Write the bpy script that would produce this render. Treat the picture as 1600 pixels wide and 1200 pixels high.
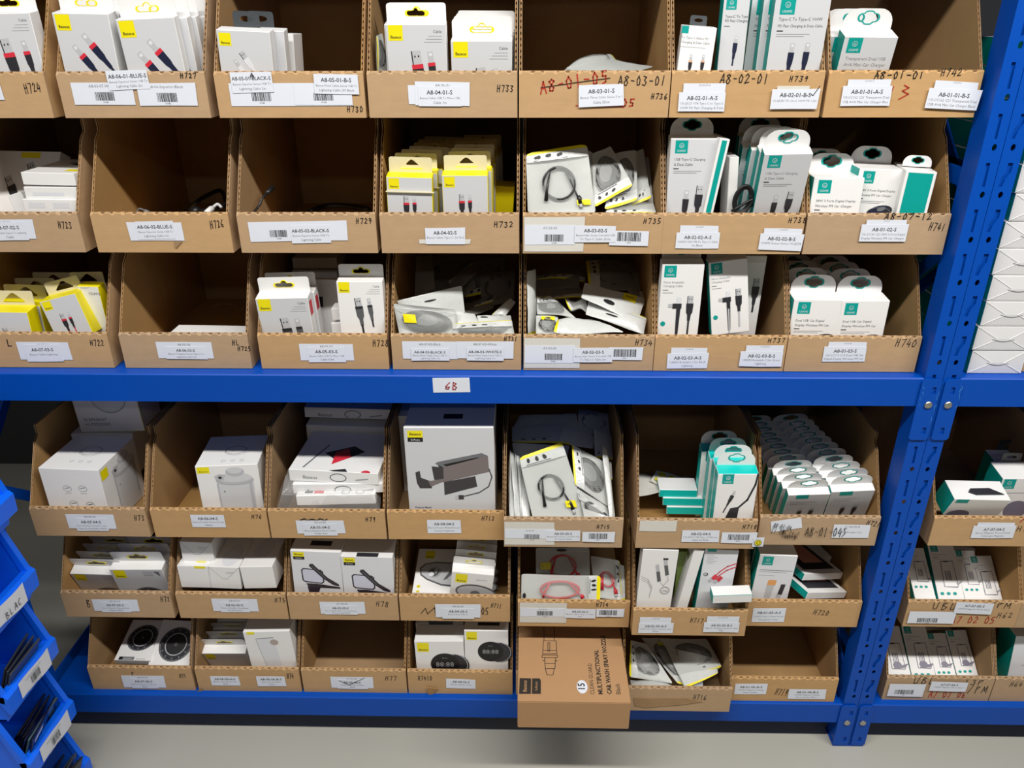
import bpy, bmesh, math, random
from mathutils import Vector, Matrix
random.seed(7)
for o in list(bpy.data.objects): bpy.data.objects.remove(o)
SC = bpy.context.scene; COL = SC.collection
# ------------------------------------------------------------------ camera
H = 1.437; D = 1.2003; FPX = 1200.0
_p, _y, _r = 0.440248, -0.020825, -0.003089
FW = Vector((math.sin(_y)*math.cos(_p), math.cos(_y)*math.cos(_p), -math.sin(_p)))
_rt = Vector((math.cos(_y), -math.sin(_y), 0)); _up = _rt.cross(FW)
RT = math.cos(_r)*_rt + math.sin(_r)*_up; UP = -math.sin(_r)*_rt + math.cos(_r)*_up
CAMLOC = Vector((0, -D, H))
cam = bpy.data.objects.new('camera', bpy.data.cameras.new('camera')); COL.objects.link(cam)
m = Matrix((RT, UP, -FW)).transposed().to_4x4(); m.translation = CAMLOC
cam.matrix_world = m; cam.data.sensor_width = 36; cam.data.lens = 36*FPX/1600; cam.data.clip_start = .02
SC.camera = cam
# ------------------------------------------------------------------ light
SC.view_settings.view_transform = 'Standard'; SC.view_settings.look = 'None'
SC.view_settings.exposure = 0.08; SC.view_settings.gamma = 1; SC.view_settings.use_curve_mapping = False
w = bpy.data.worlds.new('world'); SC.world = w; w.use_nodes = True
w.node_tree.nodes['Background'].inputs[0].default_value = (.9, .95, 1, 1)
w.node_tree.nodes['Background'].inputs[1].default_value = .0
def area(name, loc, sx, sy, power, col=(1, .97, .92)):
    l = bpy.data.lights.new(name, 'AREA'); l.shape = 'RECTANGLE'; l.size = sx; l.size_y = sy
    l.energy = power; l.color = col
    o = bpy.data.objects.new(name, l); COL.objects.link(o); o.location = loc; return o
area('tube_and_fill_light', (.45, -1.0, 2.50), 3.5, .10, 84)
area('tube_and_fill_light', (0.3, -3.0, 2.6), 3.6, .20, 10)  # fill lamp added behind the camera to brighten the fronts

# ------------------------------------------------------------------ helpers
def ray(u, v): return FW*FPX + RT*(u-800) - UP*(v-600)
def P(u, v, Y=0.0):
    d = ray(u, v); t = (Y+D)/d.y; return CAMLOC + d*t
def hitp(u, v, p0, n):
    d = ray(u, v); return CAMLOC + d*((p0-CAMLOC).dot(n)/d.dot(n))
def srgb(r, g, b):
    f = lambda c: (c/255/12.92) if c/255 <= .04045 else ((c/255+.055)/1.055)**2.4
    return (f(r), f(g), f(b), 1)
MATS = {}
def mat(name, rgb, rough=.6, metal=0, noise=0, nscale=30, bump=0, alpha=1, spec=None, stretch=None):
    if name in MATS: return MATS[name]
    m = bpy.data.materials.new(name); m.use_nodes = True; nt = m.node_tree; b = nt.nodes['Principled BSDF']
    b.inputs['Base Color'].default_value = srgb(*rgb); b.inputs['Roughness'].default_value = rough
    b.inputs['Metallic'].default_value = metal
    if spec is not None: b.inputs['Specular IOR Level'].default_value = spec
    if noise or bump:
        tc = nt.nodes.new('ShaderNodeTexCoord'); mp = nt.nodes.new('ShaderNodeMapping'); n = nt.nodes.new('ShaderNodeTexNoise')
        nt.links.new(tc.outputs['Object'], mp.inputs[0]); nt.links.new(mp.outputs[0], n.inputs['Vector'])
        if stretch: mp.inputs['Scale'].default_value = stretch
        n.inputs['Scale'].default_value = nscale; n.inputs['Detail'].default_value = 5; n.inputs['Roughness'].default_value = .65
        if noise:
            mx = nt.nodes.new('ShaderNodeMix'); mx.data_type = 'RGBA'
            c = srgb(*rgb)
            mx.inputs[6].default_value = tuple(x*(1-noise) for x in c[:3])+(1,)
            mx.inputs[7].default_value = tuple(min(1, x*(1+noise)) for x in c[:3])+(1,)
            nt.links.new(n.outputs[0], mx.inputs[0]); nt.links.new(mx.outputs[2], b.inputs['Base Color'])
        if bump:
            bp = nt.nodes.new('ShaderNodeBump'); bp.inputs['Strength'].default_value = bump; bp.inputs['Distance'].default_value = .002
            nt.links.new(n.outputs[0], bp.inputs['Height']); nt.links.new(bp.outputs[0], b.inputs['Normal'])
    if alpha < 1:
        out = nt.nodes['Material Output']; tr = nt.nodes.new('ShaderNodeBsdfTransparent'); ms = nt.nodes.new('ShaderNodeMixShader')
        ms.inputs[0].default_value = alpha
        nt.links.new(tr.outputs[0], ms.inputs[1]); nt.links.new(b.outputs[0], ms.inputs[2]); nt.links.new(ms.outputs[0], out.inputs[0])
    MATS[name] = m; return m
kraft = mat('kraft_cardboard', (188, 157, 122), .85, noise=.14, nscale=22, bump=.15, stretch=(1, 1, 3), spec=.2)
kraft_in = mat('kraft_inner', (168, 136, 98), .9, noise=.12, nscale=18, bump=.1, spec=.15)
flute = mat('kraft_flute', (196, 164, 126), .9, noise=.2, nscale=60, spec=.1)
white = mat('white_carton', (236, 236, 236), .38, noise=.02, nscale=12)
grey_face = mat('pale_grey_print', (206, 208, 212), .35)
cream = mat('cream_carton', (226, 216, 178), .45)
yellow = mat('yellow_print', (240, 226, 10), .4)
teal = mat('teal_print', (0, 156, 148), .45, spec=.3)
teal_bright = mat('bright_teal', (10, 198, 190), .35)
paper = mat('label_paper', (222, 227, 238), .55, noise=.03, nscale=40)
paper_old = mat('aged_label', (214, 212, 204), .6, noise=.06, nscale=50)
black = mat('black_ink', (22, 22, 24), .5)
ink2 = mat('grey_ink', (110, 112, 116), .6)
ink3 = mat('light_grey_ink', (160, 162, 166), .6)
redink = mat('red_ink', (176, 42, 28), .6)
dark = mat('dark_plastic_print', (44, 44, 50), .4)
navy = mat('navy_print', (30, 36, 62), .4)
plugred = mat('red_print', (212, 48, 66), .4)
silver = mat('silver_print', (188, 190, 194), .35)
lgrey = mat('light_grey_print', (222, 224, 230), .35)
greytab = mat('dark_grey_tab', (66, 70, 74), .5)
gold = mat('rose_gold_print', (214, 170, 140), .4)
orange = mat('orange_print', (226, 160, 96), .4)
pink = mat('pink_print', (236, 190, 186), .4)
blue = mat('blue_powder_coat', (0, 74, 176), .42, noise=.05, nscale=9, spec=.25)
blue_worn = mat('scuffed_blue_edge', (60, 140, 220), .5, noise=.3, nscale=60)
tubblue = mat('blue_tub_plastic', (10, 108, 255), .35)
steel = mat('zinc_rivet', (176, 174, 166), .35, metal=.8, noise=.1, nscale=80)
film = mat('frosted_film', (216, 220, 218), .28, alpha=.27, noise=.10, nscale=30, bump=.8)
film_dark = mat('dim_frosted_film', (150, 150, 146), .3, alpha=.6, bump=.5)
whitefilm = mat('white_pouch_film', (208, 211, 210), .25, noise=.10, nscale=35, bump=.9)
back_film = mat('pouch_back_film', (202, 205, 202), .35, noise=.06, nscale=25, bump=.5)
clear = mat('clear_plastic_wrap', (235, 235, 235), .1, alpha=.26, bump=1, nscale=22, spec=1.0)
cablem = mat('black_cable', (26, 26, 28), .4)
cablegrey = mat('grey_cable', (90, 92, 96), .45)
cablered = mat('red_cable', (206, 36, 52), .45)
cablewhite = mat('white_cable', (225, 225, 225), .4)
greenm = mat('green_packet', (120, 140, 70), .5, noise=.4, nscale=25)

slit_shade = mat('slit_shade_brown', (146, 112, 76), .95)  # brown that stands for the darkness inside the fold slots
for m_ in (kraft, kraft_in):                                  # each bin's board has its own slight tint
    nt = m_.node_tree; b_ = nt.nodes['Principled BSDF']; src = b_.inputs['Base Color'].links[0].from_socket
    oi = nt.nodes.new('ShaderNodeObjectInfo'); hs = nt.nodes.new('ShaderNodeHueSaturation'); r1 = nt.nodes.new('ShaderNodeMapRange'); r2 = nt.nodes.new('ShaderNodeMapRange')
    r1.inputs[3].default_value = .93; r1.inputs[4].default_value = 1.18; r2.inputs[3].default_value = .90; r2.inputs[4].default_value = 1.06
    nt.links.new(oi.outputs['Random'], r1.inputs[0]); nt.links.new(oi.outputs['Random'], r2.inputs[0]); nt.links.new(r1.outputs[0], hs.inputs['Saturation']); nt.links.new(r2.outputs[0], hs.inputs['Value'])
    nt.links.new(src, hs.inputs['Color']); nt.links.new(hs.outputs[0], b_.inputs['Base Color'])
def link(o, parent=None):
    COL.objects.link(o)
    if parent: o.parent = parent
    return o
def mesh_obj(name, verts, faces, mats, parent=None, mi=None, smooth=False):
    me = bpy.data.meshes.new(name); me.from_pydata([tuple(v) for v in verts], [], faces)
    for x in (mats if isinstance(mats, (list, tuple)) else [mats]): me.materials.append(x)
    if mi: me.polygons.foreach_set('material_index', mi)
    if smooth: me.polygons.foreach_set('use_smooth', [True]*len(me.polygons))
    me.update(); return link(bpy.data.objects.new(name, me), parent)
def thing(name, label, cat, M=None, group=None):
    o = bpy.data.objects.new(name, None); o.empty_display_size = .02; link(o)
    if M is not None: o.matrix_world = M
    o['label'] = label; o['category'] = cat
    if group: o['group'] = group
    return o
def copy_tree(root, M, label, group=None):
    r = root.copy(); link(r); r.matrix_world = M; r['label'] = label
    if group: r['group'] = group
    for ch in root.children:
        c = ch.copy(); link(c, r)
        for g in ch.children:
            d = g.copy(); link(d, c)
    return r
class MB:                                                     # mesh builder: several shapes, several materials, one mesh
    def __init__(s): s.v = []; s.f = []; s.mi = []; s.m = []
    def _m(s, m):
        if m not in s.m: s.m.append(m)
        return s.m.index(m)
    def add(s, vs, fs, m):
        b = len(s.v); k = s._m(m); s.v += [Vector(x) for x in vs]
        for f in fs: s.f.append([b+i for i in f]); s.mi.append(k)
    def box(s, a, b, m):
        x0, y0, z0 = a; x1, y1, z1 = b
        s.add([(x0,y0,z0),(x1,y0,z0),(x1,y1,z0),(x0,y1,z0),(x0,y0,z1),(x1,y0,z1),(x1,y1,z1),(x0,y1,z1)],
              [(0,3,2,1),(4,5,6,7),(0,1,5,4),(1,2,6,5),(2,3,7,6),(3,0,4,7)], m)
    def prism(s, poly, axis, a, b, m):                        # poly of (p,q) pairs extruded along axis 'x','y' or 'z'
        n = len(poly)
        mk = {'x': lambda p, q, t: (t, p, q), 'y': lambda p, q, t: (p, t, q), 'z': lambda p, q, t: (p, q, t)}[axis]
        vs = [mk(p, q, a) for p, q in poly]+[mk(p, q, b) for p, q in poly]
        fs = [tuple(range(n))[::-1], tuple(range(n, 2*n))]+[(i, (i+1) % n, n+(i+1) % n, n+i) for i in range(n)]
        s.add(vs, fs, m)
    def tube(s, pts, r, m, n=6, caps=True):
        pts = [Vector(p) for p in pts]; rings = []
        for i, p in enumerate(pts):
            t = (pts[min(i+1, len(pts)-1)]-pts[max(i-1, 0)]).normalized()
            a = t.cross(Vector((.31, .72, .62))).normalized(); c = t.cross(a)
            rr = r[i] if isinstance(r, (list, tuple)) else r
            rings.append([p+(a*math.cos(k*math.tau/n)+c*math.sin(k*math.tau/n))*rr for k in range(n)])
        vs = [v for g in rings for v in g]; fs = []
        for i in range(len(pts)-1):
            for k in range(n): fs.append((i*n+k, i*n+(k+1) % n, (i+1)*n+(k+1) % n, (i+1)*n+k))
        if caps: fs += [tuple(range(n))[::-1], tuple(range(len(vs)-n, len(vs)))]
        s.add(vs, fs, m)
    def build(s, name, parent=None, smooth=False):
        return mesh_obj(name, s.v, s.f, s.m, parent, s.mi, smooth)
# ---- text as mesh, cached
_T = {}
def textmesh(t, bold=0):
    k = (t, bold)
    if k not in _T:
        c = bpy.data.curves.new('t', 'FONT'); c.body = t; c.size = 1; c.resolution_u = 1 if len(t) > 16 else 2; c.offset = bold
        o = bpy.data.objects.new('t', c); COL.objects.link(o)
        me = o.to_mesh(); vs = [(v.co.x, v.co.y) for v in me.vertices]; fs = [tuple(p.vertices) for p in me.polygons]
        o.to_mesh_clear(); bpy.data.objects.remove(o); bpy.data.curves.remove(c)
        x1 = max([v[0] for v in vs] or [1]); _T[k] = (vs, fs, x1)
    return _T[k]
G = {'A': [[(0,0),(.4,1),(.7,0)],[(.1,.35),(.6,.4)]], '8': [[(.6,.85),(.3,1),(.05,.8),(.55,.3),(.4,0),(.1,.05),(.05,.3),(.6,.85)]],
 '-': [[(.1,.5),(.6,.52)]], '0': [[(.3,1),(.05,.6),(.15,.05),(.5,.1),(.6,.6),(.3,1)]], '1': [[(.3,1),(.3,0)]],
 '2': [[(.05,.8),(.3,1),(.55,.75),(.05,.05),(.65,.1)]], '3': [[(.05,.95),(.55,.9),(.25,.55),(.55,.3),(.35,0),(0,.1)]],
 '4': [[(.3,1),(.0,.35),(.65,.4)],[(.5,.7),(.42,0)]], '5': [[(.6,1),(.15,.95),(.1,.55),(.5,.5),(.5,.1),(.05,0)]],
 '6': [[(.5,1),(.1,.5),(.1,.1),(.45,0),(.5,.35),(.12,.4)]], '7': [[(0,.95),(.6,1),(.25,0)]], '9': [[(.5,.6),(.15,.55),(.15,.95),(.5,.95),(.5,.6),(.35,0)]],
 'H': [[(0,0),(.08,1)],[(.5,0),(.55,1)],[(.04,.5),(.52,.52)]], 'L': [[(.05,1),(.05,0),(.55,.05)]], 'B': [[(.05,0),(.05,1),(.45,.9),(.1,.55),(.55,.3),(.4,0),(.05,0)]],
 'U': [[(0,1),(.05,.1),(.45,.0),(.55,1)]], 'P': [[(.05,0),(.05,1),(.55,.85),(.05,.45)]], 'M': [[(0,0),(.1,1),(.35,.3),(.6,1),(.7,0)]],
 '/': [[(0,-.1),(.5,1.1)]], 'C': [[(.55,.9),(.2,1),(.02,.5),(.2,0),(.55,.1)]], 'S': [[(.55,.95),(.1,.85),(.5,.35),(.05,0)]], 'F': [[(.05,0),(.05,1),(.55,1)],[(.05,.55),(.45,.55)]],
 'a': [[(.45,.5),(.1,.45),(.1,.05),(.45,.1),(.48,.5),(.5,0)]], 'm': [[(0,0),(.05,.5),(.25,.45),(.27,0)],[(.27,.4),(.5,.48),(.52,0)]], 'e': [[(.05,.28),(.45,.3),(.25,.5),(.05,.2),(.3,0),(.5,.1)]],
 'r': [[(.1,0),(.12,.5)],[(.12,.35),(.4,.5)]], 't': [[(.25,.9),(.2,0),(.4,0)],[(.05,.55),(.45,.55)]], 'o': [[(.25,.5),(.05,.25),(.25,0),(.45,.25),(.25,.5)]], 'c': [[(.45,.45),(.1,.4),(.1,.05),(.45,.05)]],
 '(': [[(.4,1.1),(.15,.5),(.4,-.1)]], ')': [[(.1,1.1),(.35,.5),(.1,-.1)]], '.': [[(.2,0),(.28,.05)]], 'v': [[(0,.4),(.2,0),(.8,1)]], ' ': []}
class Art:                                                     # flat print in 2-D (x right, y down), layered; clip = lowest y kept
    def __init__(s, clip=9e9): s.p = []; s.clip = clip; s.k = 0
    def poly(s, pts, m):
        if max(p[1] for p in pts) > s.clip:
            pts = [(x, min(y, s.clip)) for x, y in pts]
            ys = [p[1] for p in pts]
            if max(ys)-min(ys) < 1e-6: return
        s.p.append(('p', pts, None, m, s.k)); s.k += 1
    def rect(s, x, y, w_, h_, m, rot=0):
        c, q = math.cos(rot), math.sin(rot)
        s.poly([(x+a*c-b*q, y+a*q+b*c) for a, b in ((0,0),(w_,0),(w_,h_),(0,h_))], m)
    def ell(s, cx, cy, rx, ry, m, n=20, rot=0):
        c, q = math.cos(rot), math.sin(rot)
        s.poly([(cx+rx*math.cos(i*math.tau/n)*c-ry*math.sin(i*math.tau/n)*q, cy+rx*math.cos(i*math.tau/n)*q+ry*math.sin(i*math.tau/n)*c) for i in range(n)], m)
    def line(s, pts, wd, m):
        vs = []; fs = []
        for (x0, y0), (x1, y1) in zip(pts, pts[1:]):
            if max(y0, y1) > s.clip: continue
            L = math.hypot(x1-x0, y1-y0) or 1e-9; a, b = -(y1-y0)/L*wd/2, (x1-x0)/L*wd/2; e, f = (x1-x0)/L*wd*.4, (y1-y0)/L*wd*.4
            k = len(vs); vs += [(x0+a-e, y0+b-f), (x1+a+e, y1+b+f), (x1-a+e, y1-b+f), (x0-a-e, y0-b-f)]; fs.append((k, k+1, k+2, k+3))
        if vs: s.p.append(('m', vs, fs, m, s.k)); s.k += 1
    def ring(s, cx, cy, rx, ry, wd, m, n=24, a0=0, a1=math.tau):
        s.line([(cx+rx*math.cos(a0+(a1-a0)*i/n), cy+ry*math.sin(a0+(a1-a0)*i/n)) for i in range(n+1)], wd, m)
    def text(s, t, x, y, size, m, align='l', rot=0, bold=0, fit=None):
        if y > s.clip: return
        vs, fs, x1 = textmesh(t, bold)
        if fit and x1*size > fit: size = fit/x1
        ox = {'l': 0, 'c': -x1*size/2, 'r': -x1*size}[align]; c, q = math.cos(rot), math.sin(rot)
        s.p.append(('m', [(x+(a*size+ox)*c+b*size*q, y+(a*size+ox)*q-b*size*c) for a, b in vs], [f[::-1] for f in fs], m, s.k)); s.k += 1
    def hand(s, t, x, y, hgt, wdt, m, pen, rot=0, jit=.06):     # y = baseline; wdt = total width
        adv = wdt/max(1, len(t)-.3); c, q = math.cos(rot), math.sin(rot)
        for i, ch in enumerate(t):
            for st in G.get(ch, []):
                pts = []
                for a, b in st:
                    a = (a+random.uniform(-jit, jit))*adv*.98+i*adv+b*.1*adv; b = (b+random.uniform(-jit, jit))*hgt
                    pts.append((x+a*c+b*q, y+a*q-b*c))
                s.line(pts, pen, m)
    def build(s, name, parent, o, ex, ey, n, sc=1.0, step=.00003, base=.0002):
        mb = MB(); o, ex, ey, n = Vector(o), Vector(ex), Vector(ey), Vector(n)
        for kind, vs, fs, m, k in s.p:
            q = [o+ex*(x*sc)+ey*(y*sc)+n*(base+step*min(k, 40)) for x, y in vs]
            mb.add(q, [tuple(range(len(q)))[::-1]] if kind == 'p' else fs, m)
        if mb.v: return mb.build(name, parent)
# ---- flat plates with holes (hang tabs, slotted steel), made as filled curves
_PL = {}
def plate(key, outer, holes, th):
    if key in _PL: return _PL[key]
    c = bpy.data.curves.new('plate', 'CURVE'); c.dimensions = '2D'; c.fill_mode = 'BOTH'; c.extrude = th/2
    for loop in [outer]+holes:
        sp = c.splines.new('POLY'); sp.points.add(len(loop)-1); sp.use_cyclic_u = True
        for i, (x, y) in enumerate(loop): sp.points[i].co = (x, y, 0, 1)
    o = bpy.data.objects.new('plate', c); COL.objects.link(o); me = o.to_mesh()
    r = ([v.co.copy() for v in me.vertices], [tuple(p.vertices) for p in me.polygons])
    o.to_mesh_clear(); bpy.data.objects.remove(o); bpy.data.curves.remove(c); _PL[key] = r; return r
def arc(cx, cy, r, a0, a1, n=6): return [(cx+r*math.cos(math.radians(a0+(a1-a0)*i/n)), cy+r*math.sin(math.radians(a0+(a1-a0)*i/n))) for i in range(n+1)]
def rrect(w_, h_, r, x0=0, y0=0): return arc(x0+w_-r, y0+h_-r, r, 0, 90)+arc(x0+r, y0+h_-r, r, 90, 180)+[(x0, y0), (x0+w_, y0)]
def ellipse(cx, cy, rx, ry, n=14): return [(cx+rx*math.cos(i*math.tau/n), cy+ry*math.sin(i*math.tau/n)) for i in range(n)]
def _blob(circ, cx, cy, k, n=40):                             # outline of a union of discs around its centre
    pts = []
    for i in range(n):
        a = i*math.tau/n; c, s_ = math.cos(a), math.sin(a); best = 0
        for x, y, r in circ:
            t = x*c+y*s_; q = r*r-(x*x+y*y-t*t)
            if q >= 0: best = max(best, t+math.sqrt(q))
        pts.append((cx+best*c*k, cy+best*s_*k))
    return pts
def cloud(cx, cy, k): return _blob([(-.62, 0, .36), (.62, 0, .36), (-.3, .0, .36), (.3, 0, .36), (-.12, .16, .42), (.12, -.16, .42), (.12, .16, .42), (-.12, -.16, .42)], cx, cy, k)
def hump(cx, cy, k): return _blob([(x, 0, .24) for x in (-.76, -.55, -.35, -.15, .15, .35, .55, .76)]+[(0, .18, .32)], cx, cy, k)
def tri(cx, cy, k): return [(cx-k, cy-k*.28), (cx-k*.9, cy-k*.38), (cx+k*.9, cy-k*.38), (cx+k, cy-k*.28), (cx+k*.2, cy+k*.4), (cx, cy+k*.48), (cx-k*.2, cy+k*.4)]
TABS = {  # outer (unit width), holes, material, ring material
 'round': (arc(.97-.27, .0+.05, .27, 0, 90)[0:0]+[(.03, 0), (.97, 0), (.97, .08)]+arc(.70, .10, .27, 0, 90)+arc(.30, .10, .27, 90, 180)+[(.03, .08)], [cloud(.5, .21, .18)], 'white', 'teal'),
 'rect': ([(.01, 0), (.99, 0)]+arc(.94, .23, .05, 0, 90, 4)+arc(.06, .23, .05, 90, 180, 4), [hump(.5, .12, .17)], 'white', 'yellow'),
 'tri': ([(.03, 0), (.97, 0)]+arc(.92, .28, .05, 0, 90, 4)+arc(.08, .28, .05, 90, 180, 4), [tri(.52, .16, .25)], 'cream', None),
 'grey': ([(.25, 0), (.75, 0)]+arc(.69, .22, .06, 0, 90, 4)+arc(.31, .22, .06, 90, 180, 4), [ellipse(.5, .15, .13, .05)], 'grey', None),
}
def add_tab(root, kind, w_, h_, t, bend=0, teal_back=False, offs=None):
    outer, holes, mk, rk = TABS[kind]
    vs, fs = plate('tab_'+kind, outer, holes, .006)
    c, s_ = math.cos(math.radians(bend)), math.sin(math.radians(bend)); yb = t if offs is None else offs
    def tf(x, y, z): return (x*w_, yb-.0006-z*.08+y*w_*s_*-1, h_+y*w_*c)
    mm = {'white': white, 'cream': cream, 'grey': greytab, 'teal': teal}[mk]
    tab = mesh_obj('hang_tab', [tf(v.x, v.y, v.z) for v in vs], fs, mm, root)
    if rk:
        cx, cy, k = (.5, .21, .18) if kind == 'round' else (.5, .12, .17)
        fn = cloud if kind == 'round' else hump
        vs, fs = plate('ring_'+kind, fn(cx, cy, k*1.2), [fn(cx, cy, k)], .009)
        mesh_obj('hole_border', [tf(v.x, v.y, v.z+.006) for v in vs], fs, teal if rk == 'teal' else yellow, tab)
    return tab
def carton(root, w_, h_, t, mats, slope=0, name='carton', bev=.0007):
    """mats: dict of face -> material (front, back, left, right, top, bottom), default white"""
    bm = bmesh.new(); z1 = h_
    co = [(0,0,0),(w_,0,0),(w_,t,0),(0,t,0),(0,0,z1),(w_,0,z1),(w_,t,z1+slope),(0,t,z1+slope)]
    v = [bm.verts.new(c) for c in co]
    order = ['bottom', 'top', 'front', 'right', 'back', 'left']; ms = []
    for nm, f in zip(order, [(0,3,2,1),(4,5,6,7),(0,1,5,4),(1,2,6,5),(2,3,7,6),(3,0,4,7)]):
        mm = mats.get(nm, mats.get('all', white))
        if mm not in ms: ms.append(mm)
        bm.faces.new([v[i] for i in f]).material_index = ms.index(mm)
    bmesh.ops.bevel(bm, geom=bm.edges[:], offset=bev, segments=1, affect='EDGES')
    me = bpy.data.meshes.new(name); bm.to_mesh(me); bm.free()
    for x in ms: me.materials.append(x)
    return link(bpy.data.objects.new(name, me), root)

# ================================================================== the room
def struct(name, mb): o = mb.build(name); o['kind'] = 'structure'; return o
floor_m = mat('painted_concrete', (176, 175, 166), .38, noise=.07, nscale=2.2, spec=.35)
wall_m = mat('plaster_wall', (90, 90, 88), .8, noise=.05, nscale=3)
b = MB(); b.box((-3.2, -4.2, -.1), (3.6, 2.2, 0), floor_m); struct('floor', b)
b = MB(); b.box((-3.2, -4.2, 2.9), (3.6, 2.2, 3.0), wall_m); struct('ceiling', b)
b = MB(); b.box((-3.2, 1.15, 0), (3.6, 1.25, 2.9), mat('shade_dark_wall', (60, 62, 64), .8)); struct('wall_back', b)  # wall colour darkened to stand in for the unlit space behind the rack
b = MB(); b.box((-3.2, -4.2, 0), (3.6, -4.1, 2.9), wall_m); struct('wall_front', b)
b = MB(); b.box((-3.3, -4.2, 0), (-3.2, 2.2, 2.9), wall_m); struct('wall_left', b)
b = MB(); b.box((3.6, -4.2, 0), (3.7, 2.2, 2.9), wall_m); struct('wall_right', b)

# ================================================================== racks
RD = .62                                                      # rack depth
ZU, ZL = H-.5505, H-1.3145                                    # beam tops (deck level)
def hooks(x0, mirror):                                        # key slot outline, local to hole centre, units m
    s_ = -1 if mirror else 1
    if not mirror: pts = [(-.006, -.0225), (.000, -.0225), (.0005, -.058), (-.004, -.058), (-.004, -.031), (-.006, -.0285)]
    else: pts = [(-.001, -.0225), (.0065, -.0225), (.0065, -.036), (.0005, -.047), (-.0015, -.058), (-.007, -.058), (-.006, -.045), (-.001, -.036)]
    return pts
def post(rack, x0, x1, yf, hole_x, mirror, ztop=2.35, back=False):
    """angle post: slotted front plate, side flange; holes every 70 mm"""
    z0, n = .004, 33; zt = H-.0311
    holes = []
    k = 19
    zs = [zt-.07*(i-13) for i in range(0, 32) if .03 < zt-.07*(i-13) < ztop-.05]
    for z in zs: holes.append(ellipse(hole_x, z, .0038, .0052, 10))
    rec = []
    for z in zs[:-1]:
        if z-.062 > z0: rec.append([(hole_x+a, z+c) for a, c in hooks(0, mirror)])
    vs, fs = plate(('post', x0, mirror), [(x0, z0), (x1, z0), (x1, ztop), (x0, ztop)], holes+rec, .0022)
    p = mesh_obj('upright_post', [(v.x, yf+.0011-v.z, v.y) for v in vs], fs, blue, rack)
    b = MB()
    xs = x0 if not mirror else x1-.002
    b.box((xs, yf+.0022, z0), (xs+.002, yf+.042, ztop), blue)
    xi = x1-.002 if not mirror else x0
    b.box((xi, yf+.0022, z0), (xi+.002, yf+.012, ztop), blue)
    for r in rec:                                             # pressed-in tongues behind each key slot
        xa = min(a for a, c in r)-.002; xb = max(a for a, c in r)+.002; za = min(c for a, c in r)-.002; zb = max(c for a, c in r)+.002
        b.box((xa, yf+.0036, za), (xb, yf+.0046, zb), blue)
    b.build('post_flange', p)
    return p
def beam(rack, xa, xb, ztop, yf, hgt=.053, back=False):
    d = .032; s_ = 1 if not back else -1
    prof = [(yf, ztop-hgt), (yf, ztop-.002), (yf+s_*.002, ztop), (yf+s_*.020, ztop), (yf+s_*.020, ztop-.012), (yf+s_*d, ztop-.012), (yf+s_*d, ztop-hgt)]
    b = MB(); b.prism(prof, 'x', xa, xb, blue); return b.build('beam', rack)
def connector(rack, x0, x1, ztop, yf, lean):
    zb = ztop-.118
    holes = [rrect(.007, .013, .002, (x0+x1)/2+lean*.003, z) for z in (ztop-.028, zb+.012)]
    vs, fs = plate(('con', x0, ztop), [(x0, zb+.004), (x0+.004, zb), (x1-.004, zb), (x1, zb+.004), (x1, ztop-.005), (x1-.005, ztop), (x0+.005, ztop), (x0, ztop-.005)], holes, .0022)
    p = mesh_obj('beam_connector', [(v.x, yf-v.z, v.y) for v in vs], fs, blue, rack)
    for z in (ztop-.028, zb+.012):
        b = MB(); b.box(((x0+x1)/2+lean*.003-.001, yf+.0016, z-.001), ((x0+x1)/2+lean*.003+.008, yf+.0024, z+.014), blue); b.build('locking_tongue', p)
    cx, cz = (x0+x1)/2+lean*.002, ztop-.048
    b = MB(); n = 18
    prof = [(.0, 0), (.0056, 0), (.0066, .001), (.0066, .0025), (.0055, .0036), (0, .0038)]
    vs = []; fs = []
    for r_, y_ in prof: vs += [(cx+r_*math.cos(i*math.tau/n), yf-.001-y_, cz+r_*math.sin(i*math.tau/n)) for i in range(n)]
    for j in range(len(prof)-1):
        for i in range(n): fs.append((j*n+i, j*n+(i+1) % n, (j+1)*n+(i+1) % n, (j+1)*n+i))
    b.add(vs, fs, steel); b.build('rivet', p)
def deck(rack, xa, xb, z, name='deck_panel'):
    n = 3; L = (RD-.075)/n
    for i in range(n):
        b = MB(); y0 = .0385+i*L
        b.box((xa, y0, z-.004), (xb, y0+L-.0015, z-.0005), blue); b.box((xa, y0, z-.012), (xb, y0+.002, z-.004), blue)
        b.build('deck_panel', rack)
    b = MB(); b.box((xa, .0205, z-.0115), (xb, .038, z-.0005), blue); b.build('deck_panel', rack)
rackL = thing('storage_rack', 'blue steel boltless rack holding the six rows of cardboard bins', 'rack', Matrix())
rackR = thing('storage_rack', 'blue steel boltless rack at the right edge beyond the double uprights', 'rack', Matrix())
PX0, PX1, PX2, PX3 = .6775, .7085, .7095, .7390
post(rackL, PX0, PX1, 0, .6958, False); post(rackR, PX1+.001, PX3, 0, .7235, True)
post(rackL, -1.068, -1.037, 0, -1.055, True)
for x0, x1, r in ((PX0, PX1, rackL), (-1.068, -1.037, rackL), (PX2, PX3, rackR)):
    b = MB(); b.box((x0, RD-.04, .004), (x0+.002, RD, 2.35), blue); b.box((x0, RD-.002, .004), (x1, RD, 2.35), blue); b.build('upright_post', r)
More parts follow.
